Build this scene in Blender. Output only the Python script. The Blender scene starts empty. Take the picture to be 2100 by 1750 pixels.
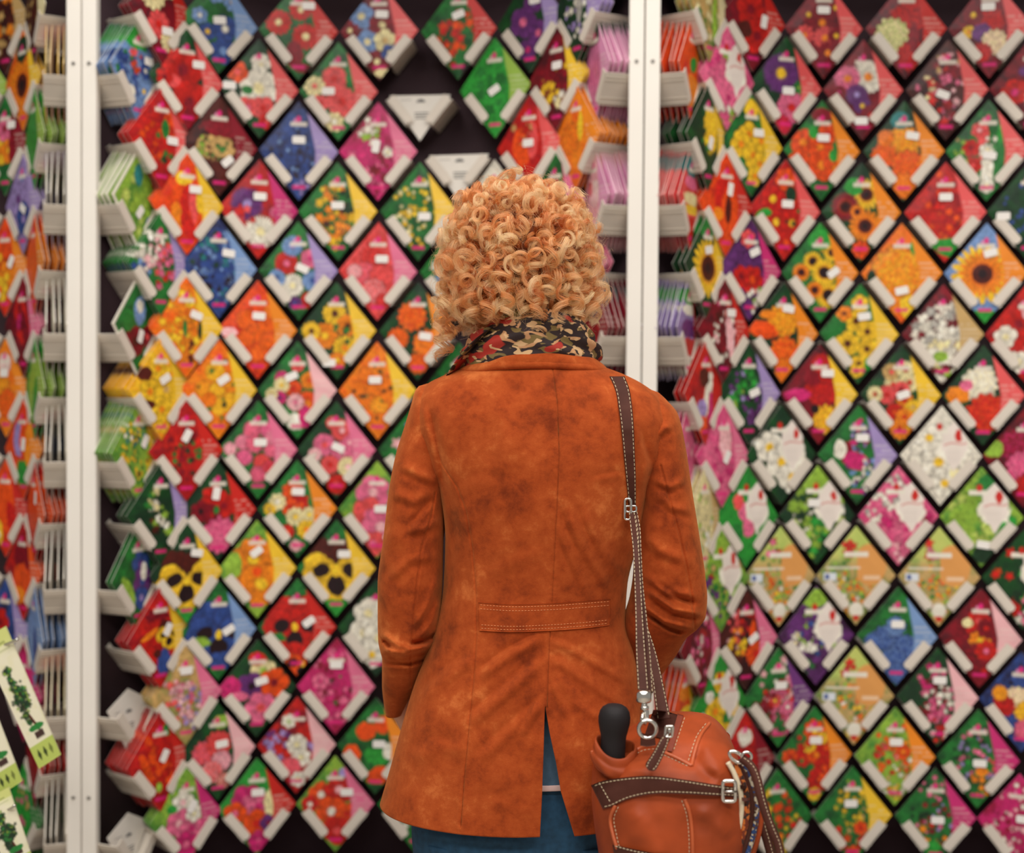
import bpy, bmesh, math, random
import numpy as np
from mathutils import Vector, Matrix
from mathutils.bvhtree import BVHTree

SPECTEXT = '''
0|-6|-1|cream daisies with red centres|C|R|.15,-.35,0|2|f -.25 .3 .34 c R 12;f .2 .55 .3 c R 12;f -.1 -.25 .3 S R 10;f .25 -.55 .25 c M 12
0|-4|-1|small blue flowers on bright green|G|b|0,.05,5|0|f -.1 .6 .25 b Y 8;f .15 -.1 .3 B W 6;f -.3 -.2 .2 B Y 6;f .1 -.55 .3 B b 6;f .35 .45 .22 b Y 8;f -.5 .1 .18 b W 6
0|-2|-1|red anemones with white eyes|G|R|.25,.5,0|0|f -.5 .15 .29 R c 14;f .18 -.12 .3 R c 14;f .05 .42 .26 R c 12;e -.1 -.5 .2 .3 0 C;e .1 -.75 .2 .12 0 C
0|0|-1|blue and maroon morning glories with cream centres|C|S|.08,.33,-4|0|f -.45 .3 .3 b c 5;f .08 .12 .3 C c 5;f -.3 -.22 .28 b c 5;f .15 -.2 .26 c T 5;f -.75 .02 .22 C c 5;f -.05 -.62 .26 C c 5;f .28 -.45 .2 B c 5;e .1 -.85 .2 .1 0 c
0|2|-1|scattered red pompom blooms on grass green|G|R|0,.3,20|0|s 0 -.2 .55 R o 26 .085;s .1 .5 .2 R R 5 .08;e .2 -.8 .1 .15 0 K
0|4|-1|dusky purple petunias|D|v|.15,.4,0|1|f -.2 0 .35 V P 5;f .25 -.25 .28 V P 5;f -.05 -.55 .25 V M 5;f .1 .35 .25 V v 5
0|6|-1|greyish mauve sprays|D|v|-|2|s 0 0 .5 v W 30 .07;e .1 .1 .1 .4 0 E
0|-7|0|pale blue flowers under a green top|b|b|.35,.25,0|8|e 0 .7 .6 .32 0 Q;s -.5 0 .4 B G 16 .09;s -.1 -.1 .45 b B 30 .1;s -.1 .2 .2 o S 8 .07;e -.35 -.4 .2 .12 0 W;f .2 -.35 .2 b Y 6;f .25 .05 .18 B W 6
0|-5|0|one huge scarlet hollyhock|D|S|.3,.32,0|3|f -.12 .18 .5 R C 6;f .05 -.45 .5 R C 5;e -.4 -.05 .2 .14 0 S;f -.6 .0 .2 R C 5;e .05 -.75 .14 .25 0 C
0|-3|0|white and coral hibiscus flowers|D|S|-.75,.02,0|0|f -.02 .0 .45 W c 6;f .05 .5 .22 W c 5;f -.55 .3 .24 o S 5;f .1 -.4 .28 S R 5;f -.3 -.4 .24 S P 5;f .2 -.65 .2 R S 5;e -.3 -.05 .12 .1 0 G
0|-1|0|two round coral zinnias|G|S|-.25,.0,0|0|f -.1 .25 .3 S R 20;f .1 -.22 .36 S R 18;f -.6 .1 .24 c S 8;f -.45 -.25 .2 S R 8;f -.1 -.62 .22 c W 8;e .3 .3 .1 .2 0 G
0|3|0|plain fresh green turf|G|g|.0,-.05,30|0|e 0 0 .9 1.2 0 Q;s 0 0 .7 G Q 30 .1
0|5|0|crimson and yellow sprays|C|Y|.05,.25,0|2|s 0 0 .55 C Y 40 .07;s -.2 -.3 .3 Y c 12 .08;s .1 -.45 .2 W c 6 .07
0|7|0|lilac pink sleeves in a full holder|p|p|-|8|e 0 .7 .3 .3 0 D;l 0 -.1 .5 P M 9
0|-6|1|bright red salvia spikes|R|S|.3,-.02,0|3|s 0 0 .6 R o 40 .09;s .1 -.2 .35 G D 8 .06;e .1 .2 .1 .2 0 G
0|-4|1|maroon foxglove meadow arch|N|C|.2,-.3,40|0|e -.1 -.05 .42 .3 0 T;s -.1 0 .38 G N 22 .06;e .1 .35 .5 .2 0 C;e .2 -.5 .3 .3 0 N;s -.5 -.05 .2 g T 8 .06
0|-2|1|dense dark blue lobelia|B|v|0,.22,0|0|s 0 0 .8 B K 60 .06;s -.1 -.1 .6 B b 30 .05;s .1 -.7 .2 v W 5 .06
0|0|1|magenta petunias topped with white|M|P|-.05,.1,80|0|s 0 -.2 .7 M P 40 .1;s -.2 .4 .25 W g 10 .09;f .25 -.02 .12 W c 5;s 0 -.6 .3 M C 10 .09;s .1 -.2 .2 C M 6 .06
0|4|1|ripe red tomatoes|R|S|.0,.05,0|5|e -.2 0 .25 .45 0 o;e .1 .1 .15 .4 0 S;s -.2 .3 .3 R T 8 .1
0|6|1|glowing orange marigolds|O|O|-|6|m -.2 0 .35 O o;e .2 .2 .1 .3 0 Y
0|-7|2|pale green lettuce under a teal emblem, white bordered|g|x|.0,-.25,50|5|s 0 -.2 .7 g q 40 .1;e -.02 .45 .14 .24 0 z;e .4 -.4 .14 .1 30 B
0|-5|2|red and yellow parrot tulips|o|Y|.2,.3,0|2|e -.25 .1 .13 .4 15 o;e -.05 0 .14 .45 -10 R;e -.3 -.3 .14 .35 0 O;e .15 .05 .1 .45 5 S;e .0 -.4 .15 .3 10 R;e -.1 .5 .2 .15 0 Y;e .35 .1 .1 .3 0 Y;e .1 -.55 .12 .2 0 R
0|-3|2|one purple aster above one white aster|R|M|.02,.26,0|0|f -.3 .1 .36 V v 26;f .05 -.45 .36 W c 30;s -.4 -.25 .3 S R 6 .12;f .4 -.05 .12 P M 8
0|-1|2|golden coneflowers with dark leaves|G|Y|0,.12,0|0|s -.1 .05 .55 Y O 24 .085;s -.2 -.25 .4 O N 14 .08;s 0 -.5 .3 Y O 10 .08;s .2 .2 .3 D G 10 .07
0|1|2|tiny pale yellow flowers on green|G|Y|.15,-.1,0|0|s 0 -.05 .75 Y c 50 .055;s -.3 -.2 .35 c Y 14 .06
0|3|2|white orchids tinged pink|W|c|-|0|s 0 0 .5 W L 20 .12
0|7|2|pale lilac sleeves fanned out|L|p|-|8|e .1 .1 .3 .3 0 W;e -.2 .2 .12 .16 0 R;l 0 -.1 .5 L P 8
0|-6|3|pink and white stocks|G|v|-|7|s -.6 .05 .3 W g 18 .08;s -.6 -.2 .25 B b 8 .07;s -.2 .1 .5 W L 26 .08;s .1 .1 .35 P S 20 .07;s .15 -.3 .3 P R 10 .07;s -.4 -.2 .25 B b 6 .05
0|-4|3|clouds of blue forget-me-nots|B|b|.25,.3,-8|0|s 0 0 .8 b B 60 .06;s 0 0 .7 z D 40 .06;s -.1 -.4 .4 B K 20 .06
0|-2|3|mixed red, pink and blue china asters|G|v|.1,.05,-25|0|f -.3 .15 .27 R P 24;f .3 .25 .22 P M 24;f -.15 -.3 .26 W c 24;f .35 -.2 .24 b B 24;f .28 -.6 .2 R M 20;f -.15 .5 .24 b v 20;f -.55 -.15 .2 b B 20;f -.1 -.65 .16 V B 16
0|0|3|frilly coral red carnations|S|P|.1,.25,0|0|m -.15 .3 .3 R S;m -.35 -.05 .28 S P;m .12 -.1 .32 S R;m -.1 -.4 .3 S L;m .15 -.6 .2 R S;m -.6 .0 .18 L S
0|2|3|pale teal blooms beside the hair|G|b|-|0|s 0 0 .6 b W 20 .1
0|-7|4|red onions under a blue emblem, white bordered|G|x|.05,-.2,70|0|f -.15 -.3 .34 C N 3;f .35 -.2 .26 C S 3;e .05 .3 .2 .3 0 b;e .05 .38 .12 .14 0 W;e .4 -.5 .1 .1 0 b;e -.4 .1 .2 .25 0 G
0|-5|4|golden wallflowers with curling green leaves|O|Y|.25,.25,-20|5|s 0 .1 .65 Y O 50 .08;s .1 -.25 .45 O Y 24 .08;e -.05 -.02 .05 .2 0 G;e .35 -.05 .05 .2 0 D;s .1 -.55 .25 O N 12 .07
0|-3|4|round deep orange marigolds|o|O|.02,.28,-4|0|m -.3 .2 .24 o O;m -.05 -.08 .24 o O;m .22 .1 .22 o O;m .25 -.25 .22 o O;m -.3 -.18 .2 o O;m .02 -.5 .24 o O;m .3 .38 .16 O o;e -.75 -.05 .2 .1 0 L;m .1 -.75 .16 o R
0|-1|4|striped golden gazanias on dark green|D|Y|-.2,-.65,0|0|f -.05 .35 .28 Y N 14;f -.3 -.1 .3 O Y 16;f .28 .1 .26 O N 14;f .2 -.35 .28 Y O 14;f -.65 .0 .22 Y N 12;f .0 -.6 .2 O Y 12;s .1 0 .3 G D 6 .07
0|1|4|fluffy orange globe marigolds|D|O|.2,-.1,-8|0|m -.15 .3 .36 o O;m .25 -.25 .36 O o;m -.5 -.15 .26 o O;m .0 -.65 .25 o O
0|7|4|dark red sleeves in a row|C|C|-|6|l 0 0 .5 R C 6;e 0 .5 .3 .3 0 z
0|-6|5|clear yellow pansies|Y|Y|.1,.2,30|8|f -.1 .4 .26 Y O 5;f -.35 -.05 .28 Y O 5;f .15 .0 .3 Y T 5;f .0 -.4 .28 Y O 5;f .35 .3 .2 Y O 5;f .1 -.68 .2 Y O 5;e -.5 .3 .2 .15 0 N;e -.4 -.3 .2 .1 0 N
0|-4|5|yellow and orange calendulas|O|Y|.1,.2,35|0|m -.1 .35 .24 Y O;m -.4 .02 .2 O Y;m -.05 .0 .2 Y O;m .22 .18 .2 O Y;m .05 -.35 .24 Y O;m -.25 -.2 .18 O o;m .3 -.2 .18 Y O;m .2 -.6 .18 O o;s 0 0 .6 D G 14 .05
0|-2|5|zinnia mix with a large orange bloom|G|L|-.15,.28,25|0|f -.1 .02 .2 o R 12;f .25 -.28 .3 o O 20;f .3 .2 .2 O o 14;f -.4 .25 .16 M P 12;f -.4 .1 .18 c Y 12;f -.45 -.15 .16 M V 12;f -.05 -.25 .2 L P 12;f .0 .5 .15 S R 10;e -.05 -.65 .18 .2 0 W;e .2 -.55 .15 .25 0 M;f -.65 -.08 .14 c Y 10
0|0|5|small orange marigolds packed tight|O|Y|-.05,.22,0|0|m -.3 .35 .18 O o;m -.1 .05 .2 O o;m .2 .15 .2 O o;m -.5 .02 .2 O o;m -.25 -.22 .2 O o;m .05 -.3 .22 O Y;m .28 -.12 .18 O o;m .05 -.6 .2 O o;s 0 0 .6 D G 20 .045
0|2|5|round orange fruits peeking out left of the scarf|G|O|-|0|m -.2 .1 .3 o O;m -.5 -.1 .25 o R;m .1 -.3 .3 o O
0|-7|6|sprinkled small yellow flowers|g|Y|.2,.2,60|10|s 0 0 .8 Y Y 70 .055;s .1 -.1 .6 G D 24 .05;s -.2 .5 .4 z W 20 .05
0|-5|6|red blossoms and thin green leaves|R|R|.0,.3,60|0|s -.1 0 .5 R C 24 .1;s 0 -.15 .4 G D 20 .055
0|-3|6|pink godetias scattered on green|G|P|.05,.15,0|0|m -.15 .4 .22 P S;m -.4 .15 .18 P L;m -.1 .12 .22 P S;m .25 .4 .2 P M;m .1 -.25 .2 S R;m -.35 -.15 .2 P M;m .35 .02 .2 P S;m -.7 .02 .16 L P;m .0 -.5 .2 P R;m .28 -.35 .16 R P;m .35 .25 .18 P L
0|-1|6|pink and white button daisies|D|P|.05,.05,-25|0|f -.3 .1 .26 P S 26;f .15 .4 .25 S L 24;f .15 -.05 .26 P L 24;f -.15 -.3 .22 S R 20;f .3 -.35 .24 c L 24;f .0 -.7 .24 R S 20;f -.55 -.1 .16 L W 20;f .35 .15 .18 P L 20;f -.1 .55 .15 S L 14
0|1|6|pale mauve mixture behind the left sleeve|G|v|-|0|s 0 0 .6 L v 24 .1
0|-6|7|white and green foliage with a pale violet side|D|v|-|3|s 0 0 .5 W g 20 .07;s -.2 .2 .3 c G 10 .07;s -.1 -.2 .2 N K 6 .06
0|-4|7|big red begonia over a shaggy pink aster|D|R|-.05,.35,80|0|f -.1 .25 .3 R C 6;f .15 .1 .3 R C 6;f -.2 -.08 .24 C R 6;f -.45 .0 .24 C K 6;m .05 -.5 .45 P M;e -.05 .02 .06 .1 0 G
0|-2|7|red, white and yellow ranunculus|G|O|.02,.36,-4|0|f -.1 .35 .26 o Y 8;f .08 .08 .26 R o 8;f -.2 .05 .2 o R 8;f -.05 -.16 .22 c Y 10;f .3 -.12 .18 c Y 10;f .22 -.42 .22 Y O 10;f -.5 .15 .2 c W 8;f -.25 -.45 .16 R o 8;f -.05 -.75 .14 L P 8;f -.7 .0 .14 Y T 8;e .32 .15 .05 .12 0 G
0|0|7|salmon pink sweet peas|g|-|.1,.02,0|0|f -.1 .35 .4 P L 5;f -.2 -.1 .4 S P 5;f .1 -.35 .45 P L 5;f -.1 -.7 .3 S P 5
0|-7|8|violet blue irises in a clear sleeve|G|-|-|1|f .1 .25 .3 B V 5;f .15 -.1 .32 V B 5;f .1 -.4 .25 B v 5;e .2 .1 .1 .2 0 W;e -.4 -.3 .2 .4 20 g
0|-5|8|yellow pansy with maroon face, in the full holder|D|Y|.25,.4,-8|6|a -.02 -.1 .72 Y K N;e .0 -.85 .4 .2 0 Q
0|-3|8|one giant plain orange pansy|g|Y|-.02,.36,35|0|f 0 .0 .62 O Y 3;f -.1 .2 .5 O Y 3;f .1 -.3 .5 O Y 3;e -.6 .1 .2 .3 0 g;e .0 -.05 .1 .1 0 o
0|-1|8|yellow pansy with maroon face on bright green|G|Y|.2,.3,0|0|a 0 -.02 .8 Y K N;e 0 -.85 .4 .25 0 Q
0|-6|9|red pansies beside a yellow one|R|Y|.2,.15,60|3|s -.2 .1 .5 R C 14 .14;e -.3 .1 .3 .06 25 O;a .25 .05 .35 Y K N;e .1 -.5 .2 .3 0 B;e -.1 -.3 .1 .1 0 N
0|-4|9|deep blue pansy with black centre|G|b|.25,.02,30|0|a .0 -.02 .78 B K B;e -.5 -.2 .25 .12 0 g;e .1 -.6 .4 .2 0 B
0|-2|9|scarlet pansy with black blotches|G|R|.3,.12,35|0|a -.05 .05 .72 R K R;a .15 -.72 .5 o K R;e -.5 -.2 .2 .1 0 G
0|0|9|pure white pansies|D|W|-|0|f -.2 .3 .35 W c 5;f -.3 -.1 .35 W c 5;f .1 -.2 .4 W c 5;f -.1 -.55 .3 W Y 5
0|-5|10|blush pink hyacinth spikes|T|P|.0,.5,0|3|s -.4 .1 .25 L S 20 .06;s 0 .1 .25 L P 24 .06;s .15 -.2 .35 v L 24 .06;s -.1 -.3 .3 L S 16 .06;s .2 -.5 .2 v W 10 .06
0|-3|10|petunia mix in white, purple, red and pink|D|-|.1,.15,15|0|f .15 .35 .3 c g 5;f -.15 .05 .32 V K 5;f .42 .1 .34 o C 5;f .1 -.4 .36 P S 5;e -.7 .0 .25 .3 0 M;e .0 .6 .2 .15 0 R;e -.45 -.15 .2 .1 0 P
0|-1|10|tiny crimson pink verbena|M|P|.0,.45,0|0|s 0 0 .8 P M 60 .07;s 0 0 .7 C M 30 .05;s .2 -.1 .4 G D 8 .05;f -.4 .1 .18 P M 5
0|-6|11|flaming red salvias|R|R|.1,.1,60|6|e -.2 .1 .12 .5 20 o;e .05 .1 .12 .5 10 R;e -.4 -.1 .1 .4 25 o;e .2 -.2 .12 .4 10 o;s 0 0 .5 R o 24 .09;e .2 .6 .1 .15 0 G;e -.05 -.5 .08 .1 0 g
0|-4|11|pink peony carnations|D|L|.1,.15,5|0|m -.35 .0 .3 S P;m .02 .15 .32 S R;m .1 -.2 .25 L P;m -.15 -.4 .28 S L;m .15 -.6 .2 R W;e .1 .6 .2 .15 0 g
0|-2|11|cushion of white over red and lavender blooms|R|L|-|0|s 0 .3 .5 C R 24 .09;s -.5 .0 .35 v V 16 .07;s .3 -.1 .25 v V 10 .07;f .0 .02 .24 W c 7;f .12 -.25 .22 W c 7;m -.15 -.45 .26 S P;f .05 -.7 .18 W c 7;f -.2 .5 .16 W g 6
0|0|11|orange chinese lanterns and green leaves|G|O|.1,.05,0|0|e -.25 .3 .24 .2 0 o;e .2 .45 .2 .2 0 o;e -.6 -.2 .2 .24 0 o;e .05 -.2 .3 .2 0 Q;e .1 -.6 .3 .2 20 o;e .35 -.1 .15 .2 0 W
0|-5|12|pale pink and white sweet peas|g|M|.15,.2,60|2|f -.1 .3 .26 W L 5;f -.2 -.1 .32 P L 5;f .15 -.25 .3 P M 5;f .0 -.55 .3 M P 5;f .2 .05 .2 W c 5;e -.4 .2 .12 .1 0 Q
0|-3|12|sweet peas in pink, red and cream|Q|R|.02,.3,0|0|f -.25 .15 .36 M P 5;f .05 .0 .34 P M 5;f .4 .1 .2 c W 5;e .32 .05 .12 .35 0 c;f -.55 -.1 .26 o P 5;f .0 -.35 .34 o R 5;f .3 -.35 .2 V C 5;f .05 -.72 .26 M P 5
0|-1|12|red sweet peas rimmed in white|g|P|.3,.25,0|0|f -.35 .2 .3 o W 5;f .1 .3 .34 R L 5;f -.1 -.15 .36 o W 5;f .3 -.2 .28 o R 5;f .05 -.55 .34 R S 5;f -.65 .0 .2 R W 5;e .2 .65 .1 .1 0 v
0|1|12|blue speckled flowers under the jacket hem|G|b|-|0|s 0 0 .7 b W 26 .08;s -.3 .3 .3 Y T 8 .07
0|7|-2|dark red beetroot sleeves|C|C|-|6|l 0 0 .6 R C 8
1|-7|-2|scarlet sleeves above the carrots|R|C|-|5|l 0 0 .6 R o 8
1|-6|-1|cream and green grasses|T|c|-|2|s 0 0 .6 c G 24 .08;e .2 -.2 .1 .5 0 g
1|-4|-1|dark red roses|C|R|.3,.0,80|2|f -.1 .2 .4 R C 6;f .1 -.3 .4 R C 6;e -.3 -.2 .2 .2 0 N
1|-2|-1|dusky red gaillardias with yellow eyes|C|S|-.02,.35,0|0|f -.05 .1 .3 C O 14;f -.5 -.15 .22 S O 10;f .02 -.2 .26 S O 14;f .32 -.15 .2 C Y 12;f .1 -.5 .26 C O 12;f .3 .4 .2 C Y 10;f -.4 .25 .2 C Y 10
1|0|-1|one red and one white dahlia|C|R|-|0|m -.02 .15 .42 R C;m -.35 -.12 .4 c g;m .15 -.55 .36 R C;e .2 -.2 .12 .3 0 C;m .1 .6 .3 R C
1|2|-1|red, white and dark purple dahlias|C|S|-.05,.4,0|0|m .0 .12 .34 R C;f -.4 .25 .22 C Y 10;f -.5 -.08 .14 Y O 10;e -.2 -.1 .2 .2 0 V;m .1 -.3 .3 c L;m -.2 -.5 .25 R C
1|-7|0|orange carrots with green tops|o|O|-|5|e 0 .55 .3 .3 0 o;e .1 .1 .25 .15 20 Q;e 0 -.4 .5 .35 0 O;e .1 .75 .1 .1 0 W
1|-5|0|white label framed by pink fringed flowers|P|w|-|2|s 0 0 .6 P M 20 .1;s .1 .3 .3 W g 8 .08;s 0 -.7 .3 g W 6 .08
1|-3|0|purple aster over a pink bloom|D|S|.05,-.08,0|0|f -.15 .25 .44 V Y 30;f .15 -.4 .36 P R 20;f .35 .0 .14 G g 6;m -.1 -.75 .25 R M
1|-1|0|white daisy among pink and purple daisies|C|S|-.05,-.62,0|0|f .12 .25 .36 W O 22;f -.4 .22 .3 P O 20;f -.15 -.1 .25 V v 18;f -.02 -.32 .2 V Y 14;f .2 -.5 .24 C R 14;f -.6 -.05 .16 C M 14
1|1|0|tiny crimson and pink blossoms on a dark ground|N|S|-.1,-.1,-20|0|s -.1 .2 .5 C R 20 .1;s .1 -.1 .5 P L 24 .06;s -.5 .0 .3 c P 10 .05;s 0 .5 .3 L T 12 .05;s .1 -.5 .3 C R 10 .08
1|3|0|purple and red petunias with a white star|C|S|-|0|f -.2 .3 .4 C V 5;f -.4 -.1 .3 R M 5;m .1 -.25 .25 W c
1|-6|1|large yellow squash|D|Y|.05,-.1,70|5|e .05 .15 .26 .5 0 Y;s -.3 -.1 .3 G D 10 .08;e .3 .2 .06 .5 0 Y
1|-4|1|yellow primroses on green|G|Y|.2,.25,0|2|f -.1 .2 .28 Y O 5;f -.35 .0 .28 Y O 5;f .05 -.2 .3 Y O 5;f .3 .1 .26 Y O 5;f .25 -.35 .24 Y O 5;e .0 .7 .2 .2 0 Y;f .1 -.6 .22 Y O 5
1|-2|1|flat orange poppies|G|O|.02,.25,0|0|f -.5 .15 .3 o O 5;f -.05 .05 .3 o O 5;f .15 .35 .24 o R 5;f .0 -.3 .36 o O 5;f -.6 -.2 .24 o O 5;f .35 -.35 .3 o O 5;e .3 -.1 .1 .14 0 Q;e -.25 .35 .1 .14 0 Q;e .0 .7 .25 .16 0 C
1|0|1|shaggy orange calendulas|D|O|.2,.3,-10|0|m -.05 .15 .42 O Y;m -.5 -.1 .3 o O;m .08 -.3 .38 o O;m .02 -.7 .3 O o;m -.45 .25 .2 O o;e -.1 .6 .2 .2 0 z
1|2|1|hollyhock spires in white and red|G|S|.05,-.1,-10|0|e -.1 .2 .12 .5 0 S;e .0 -.4 .13 .5 0 W;f -.4 .05 .2 R C 6;f -.35 -.3 .2 R S 6;f .0 .0 .18 W c 6;f -.2 .4 .18 S L 6;s -.6 0 .3 g T 10 .06;s .2 .2 .3 G W 10 .05;f .0 -.7 .16 W c 6;e .3 .3 .08 .2 0 Q
1|-7|2|striped green, red and cream sleeves|S|S|-|9|e 0 .6 .4 .25 0 z;e 0 .3 .5 .14 0 P;e 0 0 .6 .14 0 c;e 0 -.2 .6 .1 0 Y;e 0 -.6 .5 .3 0 R
1|-5|2|red sweet peppers|o|R|.1,.3,80|3|e -.1 .1 .3 .5 10 R;e .1 -.1 .25 .5 0 o;e .05 -.1 .1 .3 0 N;e -.3 -.2 .15 .15 0 O
1|-3|2|red mimulus with yellow throats|R|S|.05,.12,0|0|f -.35 .2 .3 R Y 6;f -.25 -.25 .3 R Y 6;f .2 .2 .26 R o 6;f .2 -.25 .3 R Y 6;f .0 .6 .26 o Y 6;f .05 -.65 .28 R o 6;e -.6 -.1 .2 .1 20 Q;e .15 .3 .14 .2 0 D;s .2 -.1 .2 G D 4 .06
1|-1|2|rust and orange gazanias with brown discs|D|O|-|0|S .12 .35 .34 Y N;S -.4 .1 .32 C N;S .1 -.28 .36 O N;S -.1 .0 .16 O N;f .0 -.75 .2 o R 8;e -.2 .5 .2 .2 0 Q
1|1|2|solid mass of red geraniums|R|S|.0,.3,0|0|s 0 0 .8 R o 60 .07;s 0 0 .7 R C 24 .05;e .1 -.7 .3 .2 0 Q;e -.15 -.65 .2 .12 0 Q
1|3|2|small dark blue flowers at the frame edge|D|V|-.6,-.1,0|0|s 0 0 .7 B D 50 .05
1|-6|3|single sunflower with a big brown disc|D|Y|.0,.3,10|2|S .02 -.05 .62 Y N;e .0 .7 .3 .25 0 G
1|-4|3|purple and red snapdragons|V|M|.1,.35,25|2|m -.1 .1 .4 V K;f .05 -.2 .32 R o 6;f -.3 -.15 .25 R C 6;s .2 -.55 .3 W g 12 .06;f -.1 .6 .2 S R 6
1|-2|3|little sunflowers on leafy green|G|O|.33,.0,35|0|S -.2 .22 .22 Y K;S .1 .0 .3 Y K;S .3 .4 .2 Y K;S .2 -.45 .3 Y K;S -.5 .0 .2 O N;S -.15 -.35 .2 O N;S .05 .5 .1 O N;e .0 .7 .3 .3 0 Q
1|0|3|one giant double orange sunflower|O|O|.0,-.35,12|0|m -.1 .0 .62 O Y;e .2 -.7 .2 .3 20 Y;e .3 .5 .1 .15 0 Q;e -.75 -.1 .1 .2 0 D;e -.15 -.65 .1 .2 0 O
1|2|3|classic sunflower under blue sky|b|O|.1,.4,15|0|S -.08 -.02 .66 Y N;S -.08 -.02 .5 O N;e .0 -.9 .3 .2 0 Q
1|-7|4|purple, white and red striped sleeves|v|R|-|8|e 0 .6 .4 .2 0 Q;e 0 .35 .5 .12 0 W;e 0 0 .6 .2 0 V;e 0 -.35 .6 .2 0 R;e 0 -.7 .5 .2 0 W
1|-5|4|maroon ground dotted with small white blooms|C|R|.2,.35,0|2|s -.1 0 .5 N C 14 .1;s -.1 -.1 .5 W L 26 .06;e .2 -.1 .12 .5 10 L;s .0 .4 .3 P R 10 .07
1|-3|4|orange rosette dahlias|D|O|.12,.48,-8|0|m -.02 .22 .4 O Y;m .05 -.42 .42 o O;e -.55 .05 .35 .2 -10 o;m .1 -.75 .3 O o;e -.45 .35 .2 .1 0 O
1|-1|4|yellow mallows with dark eyes|G|Y|.1,.35,8|0|f -.1 .25 .26 Y N 5;f .2 .05 .26 Y N 5;f -.3 -.2 .28 Y N 5;f .2 -.3 .26 Y N 5;f .0 -.6 .2 Y N 5;f -.4 .4 .18 O N 5;f .0 .6 .2 Y O 5;f -.05 -.75 .15 Y N 5;e .25 -.6 .1 .14 0 Q
1|1|4|white phlox filling the packet|C|T|-|0|s 0 .1 .55 W E 50 .09;s -.3 -.05 .45 W E 30 .09;s .1 -.3 .4 W c 30 .09;s .1 -.65 .3 W g 14 .08;e -.05 -.45 .15 .12 0 g
1|3|4|red and white nicotianas|R|W|-|0|f -.2 .2 .35 R C 5;f -.5 -.05 .25 W c 5;f .0 -.3 .3 R S 5;f -.2 -.55 .25 W c 5;f .1 .5 .25 L W 5
1|-6|5|white, violet and crimson mixture|R|-|-|2|e .1 .0 .14 .5 -15 W;e -.2 -.3 .2 .2 0 v;e -.1 .3 .2 .2 0 N;e .2 -.3 .1 .4 0 M;e -.2 -.6 .2 .2 0 o
1|-4|5|purple lavender with fresh green tufts|D|v|.15,.02,20|0|s 0 0 .6 V v 40 .06;s .1 .25 .3 G Q 14 .08;s -.4 -.1 .25 Q g 10 .08;s .1 -.3 .3 V K 16 .06
1|-2|5|red dahlia over a yellow one|C|Y|.2,.42,0|0|m .1 .1 .45 R C;m .2 -.5 .34 Y O;e -.55 -.02 .3 .14 0 M;e -.2 .3 .2 .15 0 C;m .05 .6 .25 R C;e -.1 -.3 .1 .1 0 K
1|0|5|small zinnias in rust and cream|D|Y|.05,.0,20|0|f -.2 .2 .22 c R 14;f .2 .25 .22 c R 14;f -.35 .0 .22 S R 14;f .0 .1 .2 S C 14;f -.25 .45 .2 T S 12;f .1 .5 .2 c R 14;f .1 -.12 .2 O R 12;f .3 -.25 .18 Y T 12;f -.15 -.35 .2 R o 12;f .1 -.45 .2 O R 12;f .0 -.68 .24 O R 12;f -.65 .0 .18 c R 12;f .2 -.65 .16 O Y 10
1|2|5|white aster above a scarlet one|D|S|-|0|m -.08 .22 .42 W c;m .1 -.35 .46 R o;e -.6 .0 .25 .2 0 O;e -.4 .2 .14 .12 0 P
1|-7|6|pale pink netted sleeves|P|P|-|4|s 0 0 .6 P L 24 .08
1|-5|6|pink lilies in thin film|P|P|.1,-.02,60|3|s 0 0 .6 P M 24 .09;e .05 .3 .2 .4 0 L
1|-3|6|white anemones with yellow eyes|D|w|-|3|f -.35 .15 .36 W Y 6;f .0 -.15 .4 W Y 6;f .3 -.45 .36 W Y 6;e .5 -.2 .3 .2 0 W
1|-1|6|purple and blue cottage mixture|G|v|.1,.35,0|0|s .1 .1 .5 V b 40 .055;s 0 .4 .3 M v 16 .06;e -.3 .05 .16 .24 0 C;e -.05 -.12 .28 .2 -20 M;s .1 -.4 .35 b W 24 .055;e -.45 .1 .14 .22 0 W;s .1 -.6 .2 V W 10 .05
1|1|6|white daffodils|W|w|-|0|f -.3 .0 .42 W E 6;f -.05 -.12 .4 W Y 6;f .1 -.55 .34 W Y 6;f -.3 .35 .3 W Y 6;f .5 -.0 .24 W Y 6;e .35 -.35 .12 .12 0 c
1|3|6|dark pink chrysanthemums|C|g|-|0|m -.2 .2 .4 C M;m .0 -.2 .4 P M;m .1 -.55 .3 R C;e -.75 .15 .2 .2 0 g
1|-6|7|cream and pale green bells|c|T|-|3|s 0 0 .6 c g 30 .08;s .1 -.2 .3 W c 12 .07
1|-4|7|pink tulips on vivid green|Q|w|-|2|e -.1 .1 .16 .2 0 P;e -.3 .3 .14 .18 0 S;e .05 -.2 .16 .24 0 P;e -.35 -.3 .2 .2 0 G;e .2 -.6 .14 .2 0 Q
1|-2|7|lime green tobacco flowers|D|w|-.1,.25,0|0|s 0 0 .7 g q 34 .1;e .0 .75 .4 .3 0 g;s -.3 -.1 .3 W g 10 .07;s 0 -.5 .4 g Q 16 .1;s -.5 .1 .2 g D 6 .09
1|0|7|pink lilies with white crowns|P|w|-|0|s 0 -.2 .6 P M 30 .1;s -.1 .5 .35 W E 24 .07;s -.5 .15 .3 W E 12 .07;s .6 0 .2 C M 6 .08;s 0 -.7 .2 P L 10 .08
1|2|7|plain lime green hops|g|w|.05,-.55,-8|0|s 0 0 .8 g q 40 .12;e .2 .6 .3 .3 0 G;e .1 -.75 .3 .2 0 D;e .6 -.1 .2 .2 0 Q
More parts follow.
